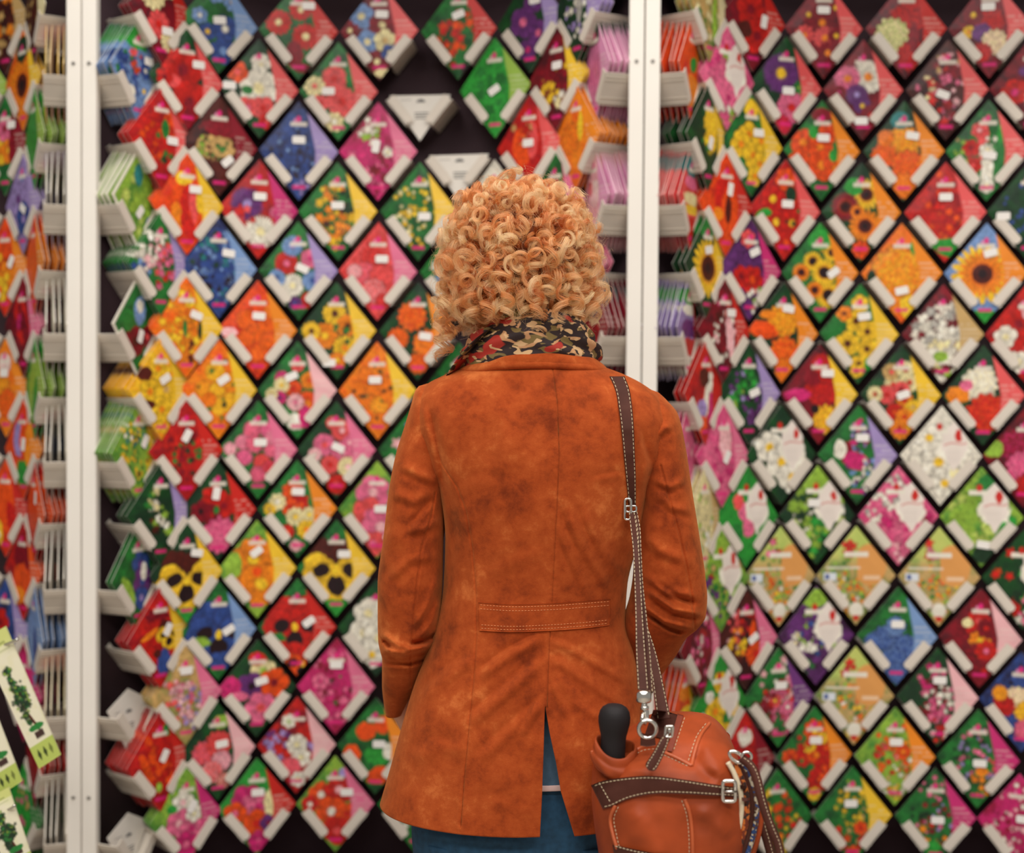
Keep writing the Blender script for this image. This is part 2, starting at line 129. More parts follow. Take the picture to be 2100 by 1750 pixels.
1|-5|8|mixed white label over purple dots|g|w|-|2|s 0 0 .7 g T 30 .07;s -.3 -.1 .3 V R 8 .09;s 0 -.4 .4 V G 14 .08
1|-3|8|wildflower meadow and orange label, nearest the sleeve|T|m|-|0|
1|-1|8|wildflower meadow and orange label, middle of three|T|m|-|0|
1|1|8|wildflower meadow and orange label, right of three|T|m|-|0|
1|3|8|white label among red tulips|D|w|-|0|s 0 0 .7 R o 22 .11;s .2 -.2 .4 Q D 12 .08;s .1 -.6 .3 P W 12 .08
1|-6|9|pink and crimson primulas behind the elbow|C|P|-|2|s 0 0 .6 P R 24 .09;s 0 .1 .4 M W 10 .07
1|-4|9|orange and red cottage mixture|N|P|.2,.02,35|2|s -.2 .2 .4 S L 20 .07;s -.2 -.1 .35 Y O 16 .07;f .3 -.3 .3 o R 14;s .1 .3 .3 R C 14 .08;e .2 .1 .1 .3 0 o
1|-2|9|white label over violet and white bells|V|w|-|0|s 0 .2 .6 g W 26 .07;s -.2 -.1 .5 V B 20 .09;s 0 -.5 .5 V G 24 .07;s -.3 -.15 .3 W c 8 .08;e -.05 .75 .3 .2 0 g
1|0|9|blue cornflowers on green|G|b|.0,.25,0|0|m -.25 -.05 .34 B b;m .2 -.25 .36 B b;m -.1 -.5 .34 B b;m .05 -.75 .26 B b;m -.6 -.1 .2 B b;m -.05 .2 .24 b B
1|2|9|red and yellow gloxinias|C|L|-|0|f -.25 .15 .26 C R 8;f .0 -.05 .24 O Y 10;f -.05 .35 .26 R S 8;f -.05 -.35 .28 C N 8;f .15 -.25 .24 R P 8;f .1 -.65 .26 C R 8;f .15 .2 .22 C R 8;e -.3 .3 .12 .1 0 c
1|-7|10|orange and yellow tulip sleeves|o|Y|-|5|e 0 .4 .4 .2 0 O;e 0 0 .5 .14 0 Y;e 0 -.3 .5 .2 0 R;e .2 -.4 .14 .3 0 W
1|-5|10|yellow daffodils beside a white label|Q|w|-|2|f -.2 -.1 .32 Y O 6;f .1 -.6 .3 Y W 6;f .0 .45 .24 Y O 6;f .45 -.1 .2 Y O 6;e -.4 .2 .14 .14 0 W
1|-3|10|pink and red china pinks|G|V|.05,.25,0|0|s 0 .3 .5 L W 20 .08;s .1 0 .5 R P 24 .09;s 0 -.4 .5 P C 24 .08;f -.1 -.05 .16 S Y 8;f .25 -.2 .16 P W 8;s -.4 -.1 .3 C R 10 .08
1|-1|10|wildflower meadow and orange label, below the other three|T|m|-|0|
1|1|10|pink and white phlox stars|D|L|.05,.35,0|0|s -.1 .3 .35 P M 20 .07;s -.1 0 .4 C W 24 .065;s .2 0 .3 W P 16 .06;s .1 -.35 .4 P M 24 .08;s .0 -.65 .3 R W 14 .07
1|3|10|mixed asters on navy|B|-|-|0|s .1 .4 .4 B K 20 .07;m -.1 .05 .3 c L;m .1 -.2 .26 Y O;m -.4 -.1 .26 R C;m -.5 .15 .18 O Y;m .1 -.55 .26 P S
1|-4|11|red strawflowers over white|R|C|-|0|m 0 .0 .4 R C;e .0 .5 .2 .2 0 W;e .0 -.4 .25 .2 0 L
1|-2|11|red and yellow potentillas on green|G|O|.02,.32,-4|0|f .0 .5 .26 o Y 8;f -.3 -.02 .22 R o 8;f .05 .02 .24 o O 8;f .3 .15 .22 R o 8;f .25 -.25 .26 R o 8;f .1 -.5 .28 R C 8;f -.65 .0 .18 o R 8;f -.15 .2 .16 Y g 8;f .2 .35 .14 Y O 8;f .0 -.78 .16 Y O 8;s -.4 .1 .3 R G 10 .07;f .3 -.5 .2 o R 8
1|0|11|loose orange meadow flowers|g|O|.02,.3,0|0|s 0 .1 .6 o O 30 .06;s 0 -.2 .6 W G 24 .055;f -.05 .25 .16 O N 8;s -.3 -.1 .4 R S 12 .06;s .1 -.5 .4 T W 20 .05;f .2 .1 .18 o O 8;s 0 -.75 .2 Y O 8 .05
1|2|11|tiny pink dots on deep green|G|M|.05,-.08,0|0|s 0 .1 .6 P D 34 .055;s 0 0 .6 v D 24 .05;s .1 -.3 .4 S Q 12 .055;e .1 -.25 .14 .1 0 O;s 0 -.6 .3 O G 8 .06
1|-3|12|green meadow with red and yellow dots|G|-|-|0|s 0 0 .7 R Y 20 .07;s -.1 .1 .5 o Q 16 .08;s .3 -.5 .3 Y O 10 .06
1|-1|12|yellow and green meadow with poppies|G|Y|-.05,.25,0|0|s 0 .3 .5 Y g 34 .055;s 0 -.1 .6 G T 24 .05;s 0 -.45 .5 R o 12 .075;f .2 -.25 .16 o R 6;f .0 -.75 .16 o R 6
1|1|12|pink dotted meadow with magenta side|G|M|.05,-.05,0|0|s 0 .2 .6 P D 34 .055;s .1 -.1 .5 C v 24 .05;s 0 -.5 .4 O R 10 .07;e -.1 -.6 .2 .15 0 Q
1|3|12|pink and white clouds of saponaria|M|L|.1,.1,0|0|s 0 0 .8 L W 50 .06;s 0 .1 .6 M C 30 .05
-1|7|0|orange and blue sleeves beside the left upright|O|Y|-|3|e 0 .2 .3 .4 0 O;e -.1 -.3 .2 .3 0 B;e .2 0 .1 .5 0 c
-1|5|0|golden sunflower sleeves|O|Y|-|1|S 0 -.1 .6 O N;e 0 .6 .3 .3 0 D
-1|3|0|olive leaves|D|g|-|0|s 0 0 .6 T G 20 .1
-1|4|-1|ochre wallflowers|N|T|-|0|s 0 0 .6 T O 24 .09
-1|6|-1|brown cord sleeves|N|c|-|0|s 0 0 .6 N T 20 .08
-1|6|1|plain green sleeves|Q|g|-|6|e 0 0 .8 .9 0 Q;l 0 0 .6 G Q 8
-1|4|1|crimson and yellow pansies|G|C|.3,.4,0|3|f -.2 -.1 .34 Y O 5;f .2 -.1 .3 O Y 5;f .0 .35 .3 P C 5;e .4 0 .2 .5 0 C
-1|7|2|white edged pale sleeves|v|W|-|3|e 0 .3 .3 .3 0 c;e 0 -.2 .4 .4 0 v
-1|5|2|lilac blue campanulas|v|v|.1,-.1,-30|3|f -.2 .1 .36 v V 5;f .1 -.3 .36 B v 5;f .0 .5 .24 v b 5
-1|6|3|orange carrot sleeves|o|O|-|7|e 0 0 .6 .7 0 o;l 0 -.1 .5 O o 8
-1|4|3|orange and yellow nasturtiums|o|O|.3,.1,60|3|f -.2 .2 .36 o Y 5;f .1 -.2 .36 O Y 5;f -.2 -.45 .3 Y o 5
-1|7|4|silvery crumpled foil sleeves|W|W|-|3|e 0 -.4 .5 .5 0 K;s 0 .2 .4 W E 20 .1
-1|5|4|dark red beans|C|P|-|4|e 0 .1 .3 .6 20 R;e .2 -.1 .15 .5 20 C;s 0 0 .5 C M 12 .1
-1|6|5|apple green peas|Q|g|-|5|e 0 0 .4 .7 -10 g;e .2 -.2 .2 .5 -20 Q
-1|4|5|orange marigolds low on the left edge|O|O|.0,.3,0|2|m -.2 .1 .34 O Y;m .1 -.3 .34 o O;m .0 .5 .25 W P
-1|7|6|clear sleeves over black seed bags|W|W|-|5|e 0 -.5 .6 .5 0 K;e 0 .1 .6 .2 0 b;e 0 .5 .4 .3 0 W
-1|5|6|violet and orange tulips|o|O|.1,.1,80|2|e -.2 .2 .25 .4 0 v;e .1 .2 .2 .4 0 o;e .3 0 .15 .5 0 O;e 0 -.5 .3 .3 0 Q
-1|6|7|tomato red sleeves|R|o|.3,.3,80|7|e 0 .2 .5 .6 0 o;l 0 -.2 .5 R o 8
-1|4|7|glossy orange peppers|o|R|-|3|e 0 .1 .4 .7 10 o;e .3 -.2 .2 .4 20 R;e -.3 -.5 .2 .3 0 Y
-1|7|8|thin clear sleeves with silver edges|E|W|-|4|e 0 -.5 .6 .5 0 K;e .1 .1 .2 .6 10 W
-1|5|8|glowing red and amber chillies|R|o|-|3|e 0 .3 .4 .3 0 C;e 0 -.2 .4 .4 0 o;e -.2 -.5 .3 .2 0 O
-1|6|9|dusty blue sleeves|b|b|-|5|e 0 0 .7 .8 0 b;e .2 -.2 .2 .4 0 B
-1|4|9|blue and red anemones|B|v|-|2|f -.2 .1 .34 R C 6;f .1 -.3 .34 B v 6
-1|7|10|orange and green sleeves with silver edges|O|c|-|3|e -.1 -.2 .2 .5 0 o;e .1 0 .15 .5 0 b;e -.1 .4 .2 .2 0 g
-1|5|10|magenta sleeves behind the hanging tags|M|M|-|3|e 0 0 .6 .7 0 M
-1|6|11|dark red fanned sleeves|C|R|-|5|e 0 0 .6 .7 0 C;l 0 0 .5 R C 8
-1|7|12|bulging white plastic sleeves|W|W|-|4|e 0 0 .6 .7 0 W;e 0 -.5 .4 .4 0 E
-1|5|12|grass green leaf sleeves|Q|G|-|4|e 0 0 .7 .8 0 Q;s .1 .2 .4 T P 10 .07
0|5|2|salmon dianthus showing right above the curls|G|P|-|0|s 0 0 .6 S L 24 .09
0|6|3|magenta cyclamens right of the curly hair|M|P|-|3|f -.2 .1 .35 M C 5;f .2 -.2 .35 M P 5
0|7|6|brown and red radish sleeves beside the scarf end|C|N|-|5|e 0 -.2 .5 .5 0 R;e 0 .4 .3 .2 0 N
1|-7|8|pale rose sleeves behind the right elbow|P|L|-|3|s 0 0 .6 P L 20 .09
1|-6|11|scarlet tulips behind the bag|R|S|-|2|e -.1 .1 .2 .4 0 R;e .2 -.1 .2 .4 0 o
1|-5|12|dark green ferns behind the bag handles|D|g|-|1|s 0 0 .6 G g 24 .08
'''
# ------------------------------------------------------------------ basics
scene = bpy.context.scene
COL = scene.collection
CZ = 1.35                                  # camera height
F = 2917.0                                 # focal length in pixels of the 2100 px frame
YAW, PIT, ROL = -0.049423, -0.024768, 0.007629
rnd = random.Random(7)

def cam_axes():
    cy, sy, cp, sp = math.cos(YAW), math.sin(YAW), math.cos(PIT), math.sin(PIT)
    cr, sr = math.cos(ROL), math.sin(ROL)
    f = Vector((sy*cp, cy*cp, sp)); r = Vector((cy, -sy, 0)); u = r.cross(f)
    return cr*r + sr*u, -sr*r + cr*u, f
R_, U_, F_ = cam_axes()
CAMP = Vector((0, 0, CZ))

def ray(x, y):
    return (F_ + R_*((x-1050)/F) - U_*((y-875)/F))
def W(x, y, Y):
    """point of the place seen at photo pixel x, y and standing at depth Y"""
    d = ray(x, y)
    return CAMP + d*(Y/d.y)
def pix(p):
    d = Vector(p)-CAMP; k = d.dot(F_)
    return 1050+F*d.dot(R_)/k, 875-F*d.dot(U_)/k
RN = np.array(R_); UN = np.array(U_); FN = np.array(F_)
def pixN(P):
    d = P-np.array(CAMP); k = d@FN
    return 1050+F*(d@RN)/k, 875-F*(d@UN)/k

def lin(c):
    c = np.asarray(c, dtype=float)/255.0
    return np.where(c <= 0.04045, c/12.92, ((c+0.055)/1.055)**2.4)
def lin4(c):
    return tuple(float(v) for v in lin(c)) + (1.0,)

# ------------------------------------------------------------------ objects
def link(o, parent=None):
    COL.objects.link(o)
    if parent is not None: o.parent = parent
    return o
def tag(o, label=None, cat=None, group=None, kind=None):
    if label: o['label'] = label
    if cat: o['category'] = cat
    if group: o['group'] = group
    if kind: o['kind'] = kind
    return o
def empty(name, loc, label, cat, group=None, rotz=0.0):
    o = bpy.data.objects.new(name, None); o.empty_display_size = .05
    o.location = loc; o.rotation_euler = (0, 0, rotz)
    link(o); return tag(o, label, cat, group)
def obj(name, me, mat=None, parent=None, smooth=False, world=True):
    """link mesh data as an object; vertices are given in world space, so a parent's offset is undone"""
    o = bpy.data.objects.new(name, me); link(o, parent)
    if mat is not None:
        me.materials.clear(); me.materials.append(mat)
    if smooth:
        me.polygons.foreach_set('use_smooth', [True]*len(me.polygons))
    if parent is not None and world and parent.type == 'EMPTY':
        o.matrix_parent_inverse = Matrix.Translation(-Vector(parent.location))
    return o
def mesh(name, V, Fc):
    me = bpy.data.meshes.new(name); me.from_pydata([tuple(v) for v in V], [], Fc); me.update(); return me
def grid_faces(nr, nc, closed=False, off=0):
    out = []
    m = nc if closed else nc-1
    for i in range(nr-1):
        for j in range(m):
            a = off+i*nc+j; b = off+i*nc+(j+1) % nc
            out.append((a, b, b+nc, a+nc))
    return out
class MB:
    def __init__(s): s.V = []; s.F = []
    def add(s, V, Fc):
        o = len(s.V); s.V += [Vector(v) for v in V]; s.F += [tuple(i+o for i in f) for f in Fc]; return s
    def box(s, c, size, M=None):
        x, y, z = (d/2 for d in size)
        V = [Vector((sx*x, sy*y, sz*z)) for sx in (-1, 1) for sy in (-1, 1) for sz in (-1, 1)]
        if M is not None: V = [M @ v for v in V]
        V = [v+Vector(c) for v in V]
        return s.add(V, [(0, 1, 3, 2), (4, 6, 7, 5), (0, 4, 5, 1), (2, 3, 7, 6), (0, 2, 6, 4), (1, 5, 7, 3)])
    def tube(s, pts, r, n=8, closed=False, caps=True):
        pts = [Vector(p) for p in pts]; m = len(pts)
        rs = r if isinstance(r, (list, tuple)) else [r]*m
        V = []; up = None
        for i, p in enumerate(pts):
            a = pts[i-1] if (i > 0 or closed) else p
            b = pts[(i+1) % m] if (i < m-1 or closed) else p
            t = (b-a).normalized()
            if up is None:
                up = Vector((0, 0, 1)) if abs(t.z) < .9 else Vector((0, 1, 0))
            sd = t.cross(up).normalized(); up = sd.cross(t).normalized()
            for k in range(n):
                an = 2*math.pi*k/n
                V.append(p+(sd*math.cos(an)+up*math.sin(an))*rs[i])
        Fc = []
        for i in range(m if closed else m-1):
            for k in range(n):
                a = i*n+k; b = i*n+(k+1) % n; c = ((i+1) % m)*n
                Fc.append((a, b, c+(k+1) % n, c+k))
        if caps and not closed:
            Fc.append(tuple(range(n))[::-1]); Fc.append(tuple((m-1)*n+k for k in range(n)))
        return s.add(V, Fc)
    def lathe(s, c, prof, n=32, M=None):
        V = []
        for (r, z) in prof:
            for k in range(n):
                a = 2*math.pi*k/n; v = Vector((r*math.cos(a), r*math.sin(a), z))
                if M is not None: v = M @ v
                V.append(v+Vector(c))
        m = len(prof); Fc = grid_faces(m, n, True)
        Fc.append(tuple(range(n))[::-1]); Fc.append(tuple((m-1)*n+k for k in range(n)))
        return s.add(V, Fc)
    def build(s, name, mat, parent=None, smooth=False):
        return obj(name, mesh(name, s.V, s.F), mat, parent, smooth)

def smoothpts(pts, n):
    """Catmull-Rom through points"""
    P = [np.array(p, float) for p in pts]; P = [2*P[0]-P[1]]+P+[2*P[-1]-P[-2]]
    out = []; m = len(P)-3
    for i in range(n):
        t = i/(n-1)*m; k = min(int(t), m-1); t -= k
        a, b, c, d = P[k:k+4]
        out.append(.5*((2*b)+(-a+c)*t+(2*a-5*b+4*c-d)*t*t+(-a+3*b-3*c+d)*t**3))
    return out

# ------------------------------------------------------------------ materials
def mat_new(name):
    m = bpy.data.materials.new(name); m.use_nodes = True
    nt = m.node_tree; b = nt.nodes['Principled BSDF']
    return m, nt, b
def simple(name, c, rough=.5, metal=0.0, noise=0.0, scale=60.0, bump=0.0, coat=0.0, sheen=0.0, spec=.5):
    m, nt, b = mat_new(name)
    b.inputs['Roughness'].default_value = rough; b.inputs['Metallic'].default_value = metal
    b.inputs['Specular IOR Level'].default_value = spec
    b.inputs['Coat Weight'].default_value = coat; b.inputs['Sheen Weight'].default_value = sheen
    tc = nt.nodes.new('ShaderNodeTexCoord')
    no = nt.nodes.new('ShaderNodeTexNoise'); no.inputs['Scale'].default_value = scale; no.inputs['Detail'].default_value = 4
    nt.links.new(tc.outputs['Object'], no.inputs['Vector'])
    ra = nt.nodes.new('ShaderNodeValToRGB')
    l = lin(c); k = noise
    ra.color_ramp.elements[0].position = .3; ra.color_ramp.elements[1].position = .7
    ra.color_ramp.elements[0].color = tuple(l*(1-k))+(1,); ra.color_ramp.elements[1].color = tuple(np.clip(l*(1+k), 0, 1))+(1,)
    nt.links.new(no.outputs['Fac'], ra.inputs['Fac']); nt.links.new(ra.outputs['Color'], b.inputs['Base Color'])
    if bump:
        bu = nt.nodes.new('ShaderNodeBump'); bu.inputs['Strength'].default_value = bump; bu.inputs['Distance'].default_value = .001
        nt.links.new(no.outputs['Fac'], bu.inputs['Height']); nt.links.new(bu.outputs['Normal'], b.inputs['Normal'])
    return m

M_RAIL = simple('cream_powder_coat', (242, 236, 226), .4, noise=.02, scale=8)
M_SCREW = simple('screw_steel', (150, 145, 138), .35, .8)
M_HOLD = simple('holder_plastic', (222, 212, 198), .45, noise=.03, scale=20)
M_PANEL = simple('black_panel', (66, 49, 54), .7, noise=.1, scale=10, spec=.25)
M_CARD = simple('card_white', (236, 230, 220), .6, noise=.02)
M_INK = simple('grey_ink', (120, 118, 116), .7)
M_STICK = simple('sticker_paper', (244, 240, 234), .5, noise=.02)
M_CHROME = simple('polished_steel', (225, 222, 215), .18, 1.0)
M_FLOOR = simple('shop_floor', (160, 150, 138), .5, noise=.08, scale=6)
M_WALL = simple('shop_wall', (120, 110, 100), .8, noise=.05)

m, nt, b = mat_new('printed_packet'); M_PRINT = m
at = nt.nodes.new('ShaderNodeAttribute'); at.attribute_name = 'print'
b.inputs['Roughness'].default_value = .42; b.inputs['Specular IOR Level'].default_value = .35
nt.links.new(at.outputs['Color'], b.inputs['Base Color'])

# ------------------------------------------------------------------ printed artwork of the packets
PAL = dict(R=(206, 40, 32), C=(140, 22, 40), M=(206, 48, 118), P=(232, 116, 152), L=(244, 186, 190), S=(236, 92, 92),
           W=(240, 234, 218), c=(240, 226, 172), Y=(246, 200, 52), O=(244, 142, 34), o=(236, 88, 28), B=(58, 84, 150),
           b=(126, 158, 206), z=(46, 130, 130), V=(112, 56, 124), v=(166, 146, 200), G=(44, 128, 58), g=(150, 186, 70), q=(196, 214, 110),
           Q=(52, 156, 62), D=(30, 62, 40), K=(42, 22, 28), N=(92, 34, 26), T=(204, 168, 108), E=(176, 172, 164), p=(226, 150, 190))
PAL = {k: lin(v) for k, v in PAL.items()}
HW, HH = .0888, .1112                       # half width and half height of a packet
NG = 74
_g = np.linspace(0, 1, NG)
GA, GB = np.meshgrid(_g, _g, indexing='ij')

def vnoise(shape_u, shape_v, freq, rs):
    """smooth value noise on arrays of coordinates"""
    n = 64; lat = rs.rand(n, n)
    x = (shape_u*freq+50) % n; y = (shape_v*freq+50) % n
    xi = x.astype(int); yi = y.astype(int); fx = x-xi; fy = y-yi
    fx = fx*fx*(3-2*fx); fy = fy*fy*(3-2*fy); x1 = (xi+1) % n; y1 = (yi+1) % n
    return (lat[xi, yi]*(1-fx)+lat[x1, yi]*fx)*(1-fy)+(lat[xi, y1]*(1-fx)+lat[x1, y1]*fx)*fy

class Art:
    def __init__(s, u, v, ku, kv, seed):
        s.u, s.v, s.ku, s.kv = u, v, ku, kv
        s.rs = np.random.RandomState(seed)
        s.n1 = vnoise(u*ku, v*kv, 4.0, s.rs); s.n2 = vnoise(u*ku, v*kv, 11.0, s.rs); s.n3 = vnoise(u*ku, v*kv, 24.0, s.rs)
        s.col = np.zeros(u.shape+(3,))
    def put(s, mask, c):
        if np.ndim(mask) == 0: return
        k = np.clip(mask, 0, 1)[..., None]
        s.col = s.col*(1-k)+np.asarray(c)*k
    def polar(s, cx, cy):
        dx = (s.u-cx)*s.ku; dy = (s.v-cy)*s.kv
        return np.hypot(dx, dy), np.arctan2(dy, dx)
    def bg(s, c):
        base = PAL[c]
        alt = {'G': PAL['D'], 'D': PAL['G']*.5, 'g': PAL['G'], 'Q': PAL['G'], 'C': PAL['K']*1.6, 'N': PAL['K'], 'R': PAL['C'], 'o': PAL['R'],
               'O': PAL['o'], 'Y': PAL['O'], 'B': PAL['K'], 'M': PAL['C'], 'P': PAL['M'], 'S': PAL['R'], 'K': PAL['K'],
               'T': PAL['G'], 'V': PAL['K']}.get(c, base*.7)
        t = np.clip((s.n1*.6+s.n2*.4-.35)*2.2, 0, 1)[..., None]
        s.col = base*(1-t*.75)+alt*t*.75
    def soft(s, d, w=.03): return np.clip(.5-d/w, 0, 1)
    def flower(s, cx, cy, r, c1, c2, n=8):
        rr, an = s.polar(cx, cy); ph = s.rs.rand()*6.28
        lob = np.abs(np.cos(n*.5*(an-ph)))
        edge = r*(.78+.22*lob**.6)*(.94+.12*s.n2)
        t = np.clip(rr/r, 0, 1)
        a, bb = PAL[c1], PAL[c2]
        shade = (.74+.30*t)*(.8+.26*lob)*(.86+.28*s.n3)
        colr = a[None, None]*shade[..., None]
        k = np.clip(.42-t, 0, .3)[..., None]/.3*.35
        colr = colr*(1-k)+bb*k
        s.put(s.soft(rr-edge*1.08)*.5, PAL['K']*1.4)
        s.put(s.soft(rr-edge), np.clip(colr, 0, 1))
        cc = bb*(.8+.4*s.n3[..., None])
        s.put(s.soft(rr-r*.25*(.85+.3*s.n2)), np.clip(cc, 0, 1))
    def pom(s, cx, cy, r, c1, c2):
        rr, an = s.polar(cx, cy); ph = s.rs.rand()*6.28
        edge = r*(.9+.12*np.cos(13*an+ph)*.6+.12*(s.n2-.5))
        ring = .5+.5*np.sin(rr/max(r, .05)*15+np.cos(9*an+ph)*1.6+s.n2*5)
        t = np.clip(rr/r, 0, 1)
        colr = (PAL[c1][None, None]*(1-ring[..., None]*.55)+PAL[c2]*ring[..., None]*.55)*(.72+.32*(1-t*.4)+.2*(s.n3-.5))[..., None]
        s.put(s.soft(rr-edge*1.08)*.5, PAL['K']*1.4)
        s.put(s.soft(rr-edge), np.clip(colr, 0, 1))
    def scatter(s, cx, cy, R, c1, c2, n, br):
        for i in range(int(n)):
            a = s.rs.rand()*6.28; d = R*math.sqrt(s.rs.rand())
            x = cx+d*math.cos(a); y = cy+d*math.sin(a)
            if abs(x)+abs(y) > 1.15: continue
            rr, an = s.polar(x, y); r = br*(.7+.7*s.rs.rand())
            c = PAL[c1] if s.rs.rand() < .65 else PAL[c2]
            c = c*(.75+.45*s.rs.rand())
            e = r*(.8+.25*np.cos(5*an+a*9))
            s.put(s.soft(rr-e*1.15)*.35, PAL['K']*1.5)
            sh = (.8+.35*(1-np.clip(rr/r, 0, 1)))[..., None]
            s.put(s.soft(rr-e), np.clip(c*sh, 0, 1))
    def ell(s, cx, cy, rx, ry, deg, c):
        dx = (s.u-cx)*s.ku; dy = (s.v-cy)*s.kv; a = math.radians(deg)
        x = dx*math.cos(a)+dy*math.sin(a); y = -dx*math.sin(a)+dy*math.cos(a)
        d = np.hypot(x/rx, y/ry)-1+.25*(s.n2-.5)
        s.put(s.soft(d, .12), np.clip(PAL[c]*(.82+.3*s.n3+.16*s.n1)[..., None], 0, 1))
    def sun(s, cx, cy, r, c1, c2):
        rr, an = s.polar(cx, cy); ph = s.rs.rand()*6.28
        lob = np.abs(np.cos(10*(an-ph)+.6*np.sin(3*an)))
        edge = r*(.76+.26*lob)
        colr = PAL[c1][None, None]*((.72+.3*lob)*(.9+.2*s.n3))[..., None]
        k = np.clip(.62-rr/r, 0, .2)[..., None]/.2*.5
        colr = colr*(1-k)+PAL['o']*k
        s.put(s.soft(rr-edge), np.clip(colr, 0, 1))
        s.put(s.soft(rr-r*.44), PAL[c2]*(.6+.6*s.n3[..., None]))
        s.put(s.soft(rr-r*.2), PAL['K']*1.2)
    def pansy(s, cx, cy, r, c1, c2, c3):
        k = 1.0/s.ku if s.ku else 1
        for (ox, oy, q, c) in ((-.36, .42, .5, c3), (.36, .42, .5, c3), (-.5, -.02, .5, c1), (.5, -.02, .5, c1), (0, -.42, .56, c1)):
            s.flower(cx+ox*r/s.ku, cy+oy*r/s.kv, q*r, c, c, 3)
        for (ox, oy, rx, ry, dg) in ((-.42, -.02, .26, .2, 20), (.42, -.02, .26, .2, -20), (0, -.46, .26, .28, 0)):
            s.ell(cx+ox*r/s.ku, cy+oy*r/s.kv, rx*r, ry*r, dg, c2)
        s.ell(cx, cy-.06*r, .1*r, .14*r, 0, 'Y')
    def lines(s, cx, cy, R, c1, c2, n):
        st = .5+.5*np.sin((s.u*1.0+s.v*.25)*n*4+s.n1*3)
        k = np.clip(1.2-np.hypot((s.u-cx)*s.ku, (s.v-cy)*s.kv)/max(R, .01)*.7, 0, 1)
        s.put(k*(st > .6)*.8, PAL[c2]); s.put(k*(st < .25)*.8, PAL[c1])
    def rect(s, x0, x1, y0, y1, c, k=1.0, w=.02):
        m_ = np.clip((s.u-x0)/w+.5, 0, 1)*np.clip((x1-s.u)/w+.5, 0, 1)*np.clip((s.v-y0)/w+.5, 0, 1)*np.clip((y1-s.v)/w+.5, 0, 1)
        s.put(m_*k, c)
    def run(s, elems):
        for e in elems.split(';'):
            t = e.split()
            if not t: continue
            k = t[0]; fl = [float(q) for q in t[1:4]]
            if k == 'f': s.flower(*fl, t[4], t[5], int(t[6]) if len(t) > 6 else 8)
            elif k == 'm': s.pom(*fl, t[4], t[5])
            elif k == 's': s.scatter(*fl, t[4], t[5], int(t[6]), float(t[7]))
            elif k == 'e': s.ell(fl[0], fl[1], fl[2], float(t[4]), float(t[5]), t[6])
            elif k == 'S': s.sun(*fl, t[4], t[5])
            elif k == 'a': s.pansy(*fl, t[4], t[5], t[6])
            elif k == 'l': s.lines(*fl, t[4], t[5], float(t[6]))
    def furniture(s, side):
        u, v = s.u, s.v; Wt = PAL['W']; Mg = lin((236, 40, 130))
        if side == 'x':                                # white bordered vegetable packet
            d = 1-np.abs(u)-np.abs(v)
            s.put(s.soft(d-.085, .03), Wt); return
        if side == 'm':                                # meadow mixture
            t = np.clip((v-.2)*4, 0, 1)
            s.bg('T'); s.put(t*.8, PAL['q']); s.scatter(0, -.35, .6, 'O', 'Y', 46, .05); s.scatter(0, -.1, .7, 'g', 'G', 40, .05)
            s.scatter(-.1, -.4, .5, 'o', 'W', 14, .045)
            s.put(s.soft(np.hypot((u-.35)/.42, (v-.22)/.42)-1, .1)*(u > .02), lin((228, 160, 88)))
            s.scatter(-.2, .55, .16, 'R', 'P', 6, .09)
            s.rect(-.3, .3, .38, .48, Wt); s.rect(-.75, .1, .14, .18, Wt, .8)
            s.rect(-.82, -.5, -.1, .06, lin((226, 232, 240))); s.rect(-.78, -.68, -.07, .03, PAL['B'])
            s.rect(.18, .6, -.08, -.0, lin((250, 222, 190)), .7)
            s.put(s.soft(np.hypot((u-.0)*.9, (v+.68)*1.1)-.16, .04), Wt); s.rect(-.07, .07, -.9, -.8, PAL['R'])
            return
        if side == 'w':                                # white label with a red swash
            s.ell(.3, .12, .34, .3, -20, 'W')
            d = np.maximum(np.abs(u-.32)*2.3, 0)+np.maximum(0, .12-v)*1.5+np.maximum(0, v-.46)*3.0-.70+.12*(s.n2-.5)
            s.put(s.soft(d, .08), lin((240, 228, 218)))
            sw = v-(.24+.10*(u-.3)+.022*np.sin((u-.1)*11))
            s.put(s.soft(np.abs(sw)-.010, .03)*(u > .06)*(u < .62)*.9, PAL['R'])
            tl = (np.sin(v*120) > .1)*(v < .12)*(v > -.15)*(u > .12)*(u < .46)*.22
            s.put(tl, PAL['E'])
            s.rect(-.3, .16, .44, .53, Wt); s.put(s.soft(np.hypot(u+.05, (v-.58))-.07, .04), PAL['R'])
            s.put(s.soft(np.hypot((u-.42)*1.5, v-.42)-.11+.1*(s.n2-.5), .05)*(u > .3), PAL['R']); return
        if side != '-':
            c = PAL[side]
            lim = .42-.26*np.maximum(0, v)-.05*np.maximum(0, -v)
            k = s.soft(lim-u, .03)
            s.put(k, np.clip(c*(.94+.12*s.n1[..., None]), 0, 1))
            tl = (np.sin(v*70+1.0) > .25)*(np.abs(v) < .26)*(u > lim+.04)*(u < .92-np.abs(v)*.9)*(s.n2 > .25)
            s.put(tl*.30, Wt)
        s.rect(-.21, .21, .5, .58, lin((232, 222, 206)), .92)
        s.put(s.soft(np.hypot(u*1.1, v-.64)-.06, .04), Mg); s.put(s.soft(np.hypot((u+.09)*1.1, v-.61)-.035, .03), lin((248, 150, 190)))
        s.rect(-.16, .16, -.77, -.7, Mg, .85)

